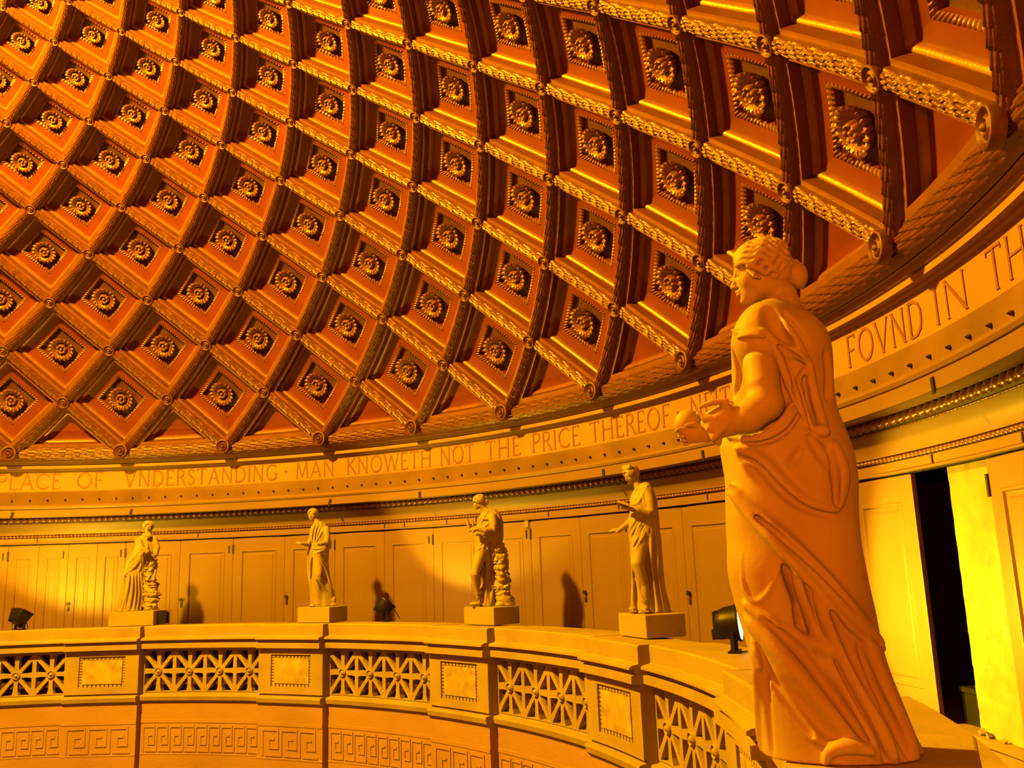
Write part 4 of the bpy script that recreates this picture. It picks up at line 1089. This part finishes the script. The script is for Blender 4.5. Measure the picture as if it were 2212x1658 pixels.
# ================================================================== crowned statue with an open book (right of centre)
c4 = lambda x, y: (1280+.2534*x, 980+.2534*y)
st, t, az = far_statue(1406, 1331, .905, 'statue', 'marble statue in a small crown, holding a book, other hand stretched out')
P4 = lambda x, y, d=0.: st.at(*c4(x, y), d)
X4 = lambda L, d=0.: st.xz([c4(*p) for p in L], d)
F = Field((-.62, -.34, 0), (.42, .34, 1.66), .0095)
F.loft([(0, *r_[1:]) if i_ == 0 else r_ for i_, r_ in enumerate(sorted(rows_px(st, [(c4(0, y)[1], c4(l, y)[0], c4(r_, y)[0], q) for y, l, r_, q in ((1385, 318, 668, .62), (1300, 325, 648, .6), (1200, 328, 620, .58), (1100, 330, 600, .58), (1000, 326, 592, .6), (900, 320, 590, .62), (800, 316, 585, .66), (700, 306, 575, .68), (600, 306, 570, .7), (500, 318, 560, .7), (430, 316, 552, .7), (370, 336, 535, .7), (320, 365, 505, .6), (285, 395, 480, .5))])))], .02, folds(9, .010, .5, 1.0, .8))
F.chain([P4(455, 330, -.04), P4(490, 430, -.10), P4(505, 520, -.12)], [.085, .07, .062], .03)   # sleeve
def r4(L, r_, lift=0., k=.012, cut=False): F.ridge(X4(L), r_, lift, k, cut)
r4([(455, 760), (475, 1000), (530, 1380)], .035, 0, .03, True); r4([(350, 1080), (375, 1250), (385, 1380)], .026, 0, .02, True)
F.chain([P4(410, 800, -.06), P4(385, 960, -.14), P4(440, 1150, -.10), P4(455, 1340, -.12)], [.10, .085, .06, .045], .04)
for L in ([(500, 600), (500, 800), (505, 1000), (560, 1370)], [(540, 640), (555, 900), (560, 1100), (610, 1370)], [(575, 700), (590, 1000), (610, 1180), (655, 1370)], [(335, 900), (345, 1100), (345, 1370)], [(390, 1100), (420, 1250), (455, 1300)]): r4(L, .022, .004)
for L in ([(330, 880), (370, 780), (430, 700), (440, 560)], [(315, 800), (350, 700), (410, 620), (430, 540)], [(308, 720), (340, 640), (400, 560)], [(350, 880), (400, 790), (450, 700), (460, 600)], [(335, 470), (390, 450), (430, 380), (470, 300)], [(320, 430), (360, 350), (420, 290)], [(420, 370), (440, 430), (450, 480)], [(470, 290), (520, 370), (570, 500), (578, 680)], [(480, 640), (470, 700), (490, 730)]): r4(L, .018, .004)
for L in ([(345, 850), (400, 740), (440, 640)], [(325, 760), (370, 670), (420, 590)], [(520, 700), (535, 1000), (590, 1370)]): r4(L, .012, 0, .01, True)
F.skin('robe', M['marble'], t)
F = Field((-.72, -.34, 0), (.25, .2, 1.92), .0075)
H4 = .225; R4 = rotz(.75)@rotx(.0)@np.stack([[1, 0, 0], [0, -1, 0], [0, 0, 1.]], -1); R4[:, 0] = np.cross(R4[:, 1], R4[:, 2])
def faceR(yaw, pitch=0.):   # yaw: 0 = towards the viewer, + = towards the left of the picture
    f = np.array([-math.sin(yaw)*math.cos(pitch), -math.cos(yaw)*math.cos(pitch), math.sin(pitch)]); up = np.array([0, 0, 1.])-f*f[2]; up /= np.linalg.norm(up)
    return np.stack([np.cross(f, up), f, up], -1)
R4 = faceR(.85, -.35); hc = P4(330, 212); head(F, hc, H4, R4, 1.2)
F.chain([hc+R4@np.array([0, -.08, -.2])*H4, P4(385, 300), P4(410, 340)], [.058, .055, .08], .03)
F.chain([P4(505, 520, -.12), P4(470, 545, -.17), P4(380, 515, -.22), P4(320, 500, -.22)], [.055, .05, .038, .028], .02); hand(F, P4(325, 500, -.22), P4(240, 490, -.22)-P4(325, 500, -.22), np.array([0, -.3, -1.]), .16, (.1, .12, .15, .2))
F.chain([P4(360, 560, .08), P4(300, 630, .05), P4(230, 680, .0)], [.05, .045, .028], .02); hand(F, P4(235, 678, 0), P4(130, 685, -.03)-P4(235, 678, 0), np.array([0, -.5, 1.]), .17, (.05, .12, .25, .3), sp=.6)
for x_, d in ((450, -.15), (345, -.05)): 
    F.ball(P4(x_, 1360, d)+[0, 0, .01], (.05, .10, .035), .02)
    for q in range(5): F.ball(P4(x_, 1372, d)+[-.035+.018*q, -.10, .0], .013, .008)
F.chain([P4(400, 345), P4(450, 600), P4(440, 900), P4(445, 1340)], .035, .02)
F.skin('figure', M['marble'], t)
F = Field(hc-.22, hc+.22, .006); hair(F, hc, H4*1.03, R4, False, 1, True, 5); F.skin('hair', M['marble'], t)
F = Field(hc-.25, hc+.28, .006)
for q in range(9):
    a = math.pi*(q/8); F.ball(hc+R4@(np.array([.26*math.cos(a), .12+.12*math.sin(a), .50+.02*(q % 2)])*H4), (.022, .022, .035), .01)
F.chain([hc+R4@(np.array([.27*math.cos(a), .06+.2*math.sin(a), .42])*H4) for a in np.linspace(0, math.pi*2, 16)], .014, .01); F.skin('crown', M['marble'], t)
b = MB(); Rb = rotx(-.25)@roty(.35); b.box(P4(262, 478, -.22)+[0, 0, .012], (.15, .17, .02), R=Rb); b.box(P4(262, 478, -.22)+[.0, 0, .03], (.14, .16, .012), R=Rb); b.build('book', M['marble'], t)
plinth(t, st, .70, .56, S*.0232, math.radians(az+90), (.0, -.02, 0))
# ================================================================== statue leaning on a rock with pronged instrument
c3 = lambda x, y: (940+.193*x, 1040+.193*y)
st, t, az = far_statue(1056, 1312, .905, 'statue', 'marble statue with hair in a bun leaning on a tall rock, leg bent')
P3 = lambda x, y, d=0.: st.at(*c3(x, y), d)
X3 = lambda L, d=0.: st.xz([c3(*p) for p in L], d)
F = Field((-.50, -.36, 0), (.5, .34, 1.66), .0095)
F.loft([(0, *r_[1:]) if i_ == 0 else r_ for i_, r_ in enumerate(sorted(rows_px(st, [(c3(0, y)[1], c3(l, y)[0], c3(r_, y)[0], q) for y, l, r_, q in ((1412, 500, 690, .9), (1330, 480, 680, .85), (1250, 470, 665, .8), (1150, 470, 645, .8), (1060, 470, 632, .8), (1000, 455, 625, .8), (900, 445, 625, .8), (820, 442, 640, .8), (760, 446, 700, .75), (700, 438, 755, .65), (640, 436, 766, .65), (560, 445, 766, .65), (480, 470, 764, .65), (400, 490, 742, .65), (350, 525, 710, .6), (325, 560, 670, .5))])))], .02, folds(8, .010, .9, 1.5, .7))
def r3(L, r_, lift=0., k=.012, cut=False): F.ridge(X3(L), r_, lift, k, cut)
r3([(545, 880), (520, 1050), (520, 1200), (510, 1300)], .055, .02, .03, True)
F.chain([P3(520, 800, -.08), P3(470, 940, -.16), P3(442, 1050, -.20), P3(455, 1180, -.15), P3(482, 1310, -.12)], [.10, .088, .07, .055, .04], .03)
for L in ([(600, 620), (560, 700), (530, 790)], [(570, 620), (590, 750), (580, 780)], [(620, 640), (640, 1000), (655, 1400)], [(560, 840), (580, 1050), (570, 1300), (560, 1400)], [(600, 900), (620, 1020), (590, 1080), (640, 1220), (600, 1380)], [(640, 1050), (650, 1200), (620, 1400)], [(455, 1050), (500, 1055), (550, 1000)], [(470, 1280), (520, 1210), (560, 1120)], [(450, 760), (490, 740), (530, 700), (560, 650)], [(455, 800), (500, 770), (540, 740)], [(530, 440), (600, 440), (670, 500), (700, 590)], [(660, 340), (720, 430), (740, 600), (745, 700)], [(560, 340), (510, 430), (480, 500)], [(600, 340), (540, 430), (510, 510)], [(530, 550), (560, 520), (600, 480)]): r3(L, .018, .005)
for L in ([(610, 650), (620, 900), (640, 1390)], [(690, 380), (720, 480), (725, 640)], [(540, 460), (600, 465), (650, 520)]): r3(L, .014, 0, .01, True)
F.skin('robe', M['marble'], t)
F = Field((-.62, -.42, 0), (.25, .25, 1.9), .0075)
H3 = .225; R3 = faceR(1.75, -.22); hc = P3(492, 245); head(F, hc, H3, R3, 1.2)
F.chain([hc+R3@np.array([0, -.1, -.2])*H3, P3(545, 320), P3(590, 365)], [.058, .055, .08], .03)
F.chain([P3(640, 420, -.12), P3(655, 500, -.18), P3(650, 555, -.20)], [.075, .065, .058], .03)
F.chain([P3(650, 560, -.20), P3(560, 565, -.27), P3(490, 545, -.28), P3(450, 545, -.28)], [.055, .05, .036, .026], .02); hand(F, P3(460, 545, -.28), P3(380, 545, -.28)-P3(460, 545, -.28), np.array([.0, -.9, .5]), .16, (.3, .5, .6, .7))
F.chain([P3(600, 600, -.22), P3(540, 605, -.26), P3(495, 595, -.27)], [.045, .04, .03], .02); hand(F, P3(505, 597, -.27), P3(455, 590, -.29)-P3(505, 597, -.27), np.array([0, -1., .2]), .15, (.5, .6, .7, .8))
F.ball(P3(450, 1385, -.12), (.095, .06, .04), .02)
for q in range(5): F.ball(P3(405, 1392, -.12)+[0, -.04+.02*q, 0], .016, .008)
F.chain([P3(600, 370), P3(590, 600), P3(540, 820), P3(480, 1100), P3(482, 1330)], .035, .02)
F.skin('figure', M['marble'], t)
F = Field(hc-.25, hc+.25, .006); hair(F, hc, H3*1.03, R3, True, 1, False, 2); F.skin('hair', M['marble'], t)
b = MB(); b.tube([P3(395, 575, -.26), P3(372, 500, -.27), P3(352, 425, -.27)], [.02, .03, .018], 10); b.tube([P3(420, 560, -.24), P3(425, 500, -.24), P3(415, 450, -.24)], [.016, .016, .012], 10); b.tube([P3(380, 530, -.27), P3(425, 520, -.24)], .014, 8); b.build('pronged_instrument', M['marble'], t, True)
F = Field((-.05, -.34, 0), (.72, .34, 1.25), .0095)
def rk(st, cf, L): return [(max(.0, st.at(*cf(l, y))[2]), st.at(*cf(l, y))[0], st.at(*cf(r_, y))[0]) for y, l, r_ in L]
rock(F, rk(st, c3, [(1412, 650, 905), (1330, 650, 872), (1250, 655, 852), (1120, 650, 838), (1000, 640, 826), (900, 635, 822), (800, 630, 800), (720, 630, 765), (640, 625, 720), (600, 640, 690)]), .02, .17, 11)
F.put(lambda x, y, z: z-.004+0*x+0*y, (-.05, -.34, 0), (.72, .34, .01), .002, True); F.skin('rock_support', M['marble'], t)
plinth(t, st, .74, .56, S*.0232, math.radians(az+90), (.04, -.02, 0))
# ================================================================== striding statue with open arms
c2 = lambda x, y: (580+.18094*x, 1070+.18094*y)
st, t, az = far_statue(697, 1313, .905, 'statue', 'marble statue of a draped woman with both forearms held forward, heel raised')
P2 = lambda x, y, d=0.: st.at(*c2(x, y), d)
X2 = lambda L, d=0.: st.xz([c2(*p) for p in L], d)
F = Field((-.55, -.36, 0), (.5, .34, 1.66), .0095)
F.loft([(0, *r_[1:]) if i_ == 0 else r_ for i_, r_ in enumerate(sorted(rows_px(st, [(c2(0, y)[1], c2(l, y)[0], c2(r_, y)[0], q) for y, l, r_, q in ((1342, 500, 800, .6), (1260, 498, 790, .6), (1180, 494, 780, .6), (1100, 490, 762, .6), (1000, 480, 736, .62), (900, 472, 722, .65), (800, 466, 718, .68), (700, 462, 724, .7), (640, 466, 735, .7), (560, 486, 745, .7), (480, 486, 735, .7), (420, 496, 718, .7), (370, 520, 695, .65), (335, 560, 650, .55))])))], .02, folds(8, .008, .2, 1.0, .7))
def r2(L, r_, lift=0., k=.012, cut=False): F.ridge(X2(L), r_, lift, k, cut)
F.chain([P2(590, 760, -.06), P2(600, 960, -.14), P2(590, 1150, -.1), P2(600, 1300, -.08)], [.10, .09, .07, .06], .05)
r2([(530, 760), (515, 950), (510, 1340)], .026, .004, .012, True); r2([(660, 880), (640, 980), (700, 1030)], .028, 0, .02, True); r2([(570, 1010), (640, 1130), (740, 1230)], .018, 0, .02, True)
for L in ([(500, 650), (470, 800), (475, 960), (485, 1070)], [(525, 650), (500, 820), (498, 1000)], [(545, 700), (600, 760), (660, 870), (720, 1010), (790, 1190)], [(560, 1000), (620, 1060), (720, 1200), (760, 1230)], [(535, 1040), (530, 1200), (528, 1335)], [(680, 900), (740, 1080), (800, 1200)], [(590, 340), (560, 450), (545, 590)], [(560, 345), (525, 450), (515, 600)], [(640, 345), (590, 470), (570, 590)], [(655, 420), (610, 510), (580, 560)], [(540, 720), (620, 690), (700, 650)], [(500, 650), (600, 660), (720, 640)]): r2(L, .018, .006)
for L in ([(575, 350), (540, 470), (530, 600)], [(615, 360), (575, 470), (560, 570)], [(510, 680), (488, 820), (488, 1000)]): r2(L, .012, 0, .01, True)
F.skin('robe', M['marble'], t)
F = Field((-.62, -.44, 0), (.45, .25, 1.95), .0075)
H2 = .225; R2 = faceR(.45, -.02); hc = P2(528, 252); head(F, hc, H2, R2, 1.2)
F.chain([hc+R2@np.array([0, -.08, -.2])*H2, P2(565, 325), P2(590, 370)], [.058, .055, .08], .03)
F.chain([P2(690, 430, -.1), P2(700, 520, -.14), P2(690, 580, -.18)], [.07, .06, .05], .03); F.chain([P2(690, 585, -.18), P2(620, 600, -.27), P2(585, 600, -.3)], [.05, .038, .028], .02); hand(F, P2(600, 600, -.29), P2(520, 605, -.32)-P2(600, 600, -.29), np.array([0, -.4, 1.]), .16, (.3, .4, .5, .6))
F.chain([P2(500, 560, -.05), P2(470, 605, -.12), P2(395, 590, -.20)], [.05, .04, .027], .02); hand(F, P2(400, 590, -.2), P2(310, 572, -.22)-P2(400, 590, -.2), np.array([0, -.6, 1.]), .16, (.5, .7, .8, .9))
F.ball(P2(770, 1270, -.04), (.06, .06, .075), .03); F.ball(P2(760, 1325, -.06), (.09, .05, .035), .03); F.ball(P2(520, 1335, -.12), (.05, .08, .035), .02)
for q in range(5): F.ball(P2(520, 1340, -.20)+[-.04+.02*q, 0, 0], .014, .008)
F.chain([P2(620, 580, -.29), P2(625, 600, -.31), P2(618, 622, -.29)], .008, .005)
F.chain([P2(590, 375), P2(600, 700), P2(590, 1000), P2(520, 1320)], .035, .02)
F.chain([P2(590, 1000), P2(680, 1180), P2(765, 1275, -.04)], .035, .02)
F.skin('figure', M['marble'], t)
F = Field(hc-.25, hc+.25, .006); hair(F, hc, H2*1.05, R2, False, 1, False, 8); F.skin('hair', M['marble'], t)
plinth(t, st, .74, .56, S*.0235, math.radians(az+90), (.0, -.02, 0))
# ================================================================== muffled statue leaning on a rock (leftmost)
c1 = lambda x, y: (200+.18094*x, 1080+.18094*y)
st, t, az = far_statue(298, 1325, .905, 'statue', 'leftmost marble statue, wrapped in a mantle and leaning its arm on a rock')
P1 = lambda x, y, d=0.: st.at(*c1(x, y), d)
X1 = lambda L, d=0.: st.xz([c1(*p) for p in L], d)
F = Field((-.60, -.38, 0), (.55, .34, 1.66), .0095)
F.loft([(0, *r_[1:]) if i_ == 0 else r_ for i_, r_ in enumerate(sorted(rows_px(st, [(c1(0, y)[1], c1(l, y)[0], c1(r_, y)[0], q) for y, l, r_, q in ((1358, 280, 592, .6), (1280, 296, 594, .6), (1200, 318, 597, .6), (1100, 345, 600, .6), (1000, 362, 604, .62), (920, 368, 608, .64), (850, 386, 612, .66), (760, 415, 640, .68), (700, 450, 720, .66), (640, 490, 780, .62), (580, 512, 782, .6), (520, 520, 765, .6), (475, 545, 745, .6), (445, 590, 715, .5), (425, 625, 700, .4))])))], .02, folds(10, .010, .2, .6, .55))
def r1(L, r_, lift=0., k=.012, cut=False): F.ridge(X1(L), r_, lift, k, cut)
for x0, x1 in ((330, 300), (400, 350), (455, 435), (500, 495), (540, 530), (575, 575)): r1([(x0+60*(1-(x0-330)/245), 900), (x0+18, 1100), (x1, 1350)], .026, .004)
for x0, x1 in ((365, 325), (430, 395), (478, 465), (520, 512), (558, 552)): r1([(x0+40*(1-(x0-330)/245), 940), (x0+14, 1120), (x1, 1350)], .020, .0, .01, True)
F.chain([P1(600, 690, -.1), P1(500, 830, -.12), P1(385, 925, -.06)], [.03, .035, .03], .02)
for L in ([(590, 700), (480, 800), (390, 880)], [(570, 640), (470, 740), (410, 820)], [(640, 460), (600, 500), (560, 560), (540, 620)], [(690, 470), (620, 450), (580, 490)], [(560, 720), (580, 800), (540, 910)], [(600, 720), (600, 810), (600, 910)]): r1(L, .018, .005)
for k_ in range(6): r1([(560+10*k_, 500+24*k_), (620, 520+24*k_), (690, 510+24*k_)], .011, .004, .01)
F.chain([P1(540, 520, -.10), P1(590, 620, -.22), P1(650, 650, -.24)], [.06, .06, .05], .03); F.chain([P1(740, 500, -.04), P1(770, 600, -.08), P1(755, 680, -.10)], [.06, .058, .05], .03)
F.skin('robe', M['marble'], t)
F = Field((-.45, -.44, 0), (.45, .25, 1.95), .0075)
H1 = .225; R1 = faceR(.12, -.02); hc = P1(665, 362); head(F, hc, H1, R1, 1.2)
F.chain([hc+R1@np.array([0, -.08, -.2])*H1, P1(665, 430), P1(665, 470)], [.058, .055, .07], .03)
F.chain([P1(665, 440, -.02), P1(650, 560, -.1), P1(640, 650, -.2), P1(590, 660, -.27)], [.05, .04, .035, .027], .02); hand(F, P1(600, 660, -.27), P1(560, 690, -.28)-P1(600, 660, -.27), np.array([0, -1., .3]), .15, (.6, .8, .9, 1.)); F.chain([P1(665, 440, -.02), P1(690, 470, -.12)], [.05, .03], .03); hand(F, P1(690, 470, -.15), P1(640, 455, -.19)-P1(690, 470, -.15), np.array([0, -1., .5]), .14, (.5, .7, .9, 1.))
F.chain([P1(665, 470), P1(600, 700), P1(500, 1000), P1(480, 1200)], .035, .02)
F.skin('figure', M['marble'], t)
F = Field(hc-.25, hc+.25, .006); hair(F, hc, H1*1.10, R1, False, 1.3, True, 9)
for q in range(12):
    a = math.pi*q/11; F.ball(hc+R1@(np.array([.40*math.cos(a), .05, .16+.36*math.sin(a)])*H1), .026, .012)
F.skin('hair', M['marble'], t)
F = Field((-.10, -.34, 0), (.62, .36, 1.25), .0095)
rock(F, rk(st, c1, [(1358, 600, 765), (1300, 598, 780), (1200, 600, 795), (1100, 600, 795), (1000, 610, 765), (950, 612, 752), (850, 625, 766), (760, 620, 772), (700, 620, 755), (660, 630, 735)]), .0, .16, 21)
F.put(lambda x, y, z: z-.004+0*x+0*y, (-.10, -.34, 0), (.62, .36, .01), .002, True); F.skin('rock_support', M['marble'], t)
plinth(t, st, .92, .56, S*.0235, math.radians(az+90), (.0, -.0, 0))
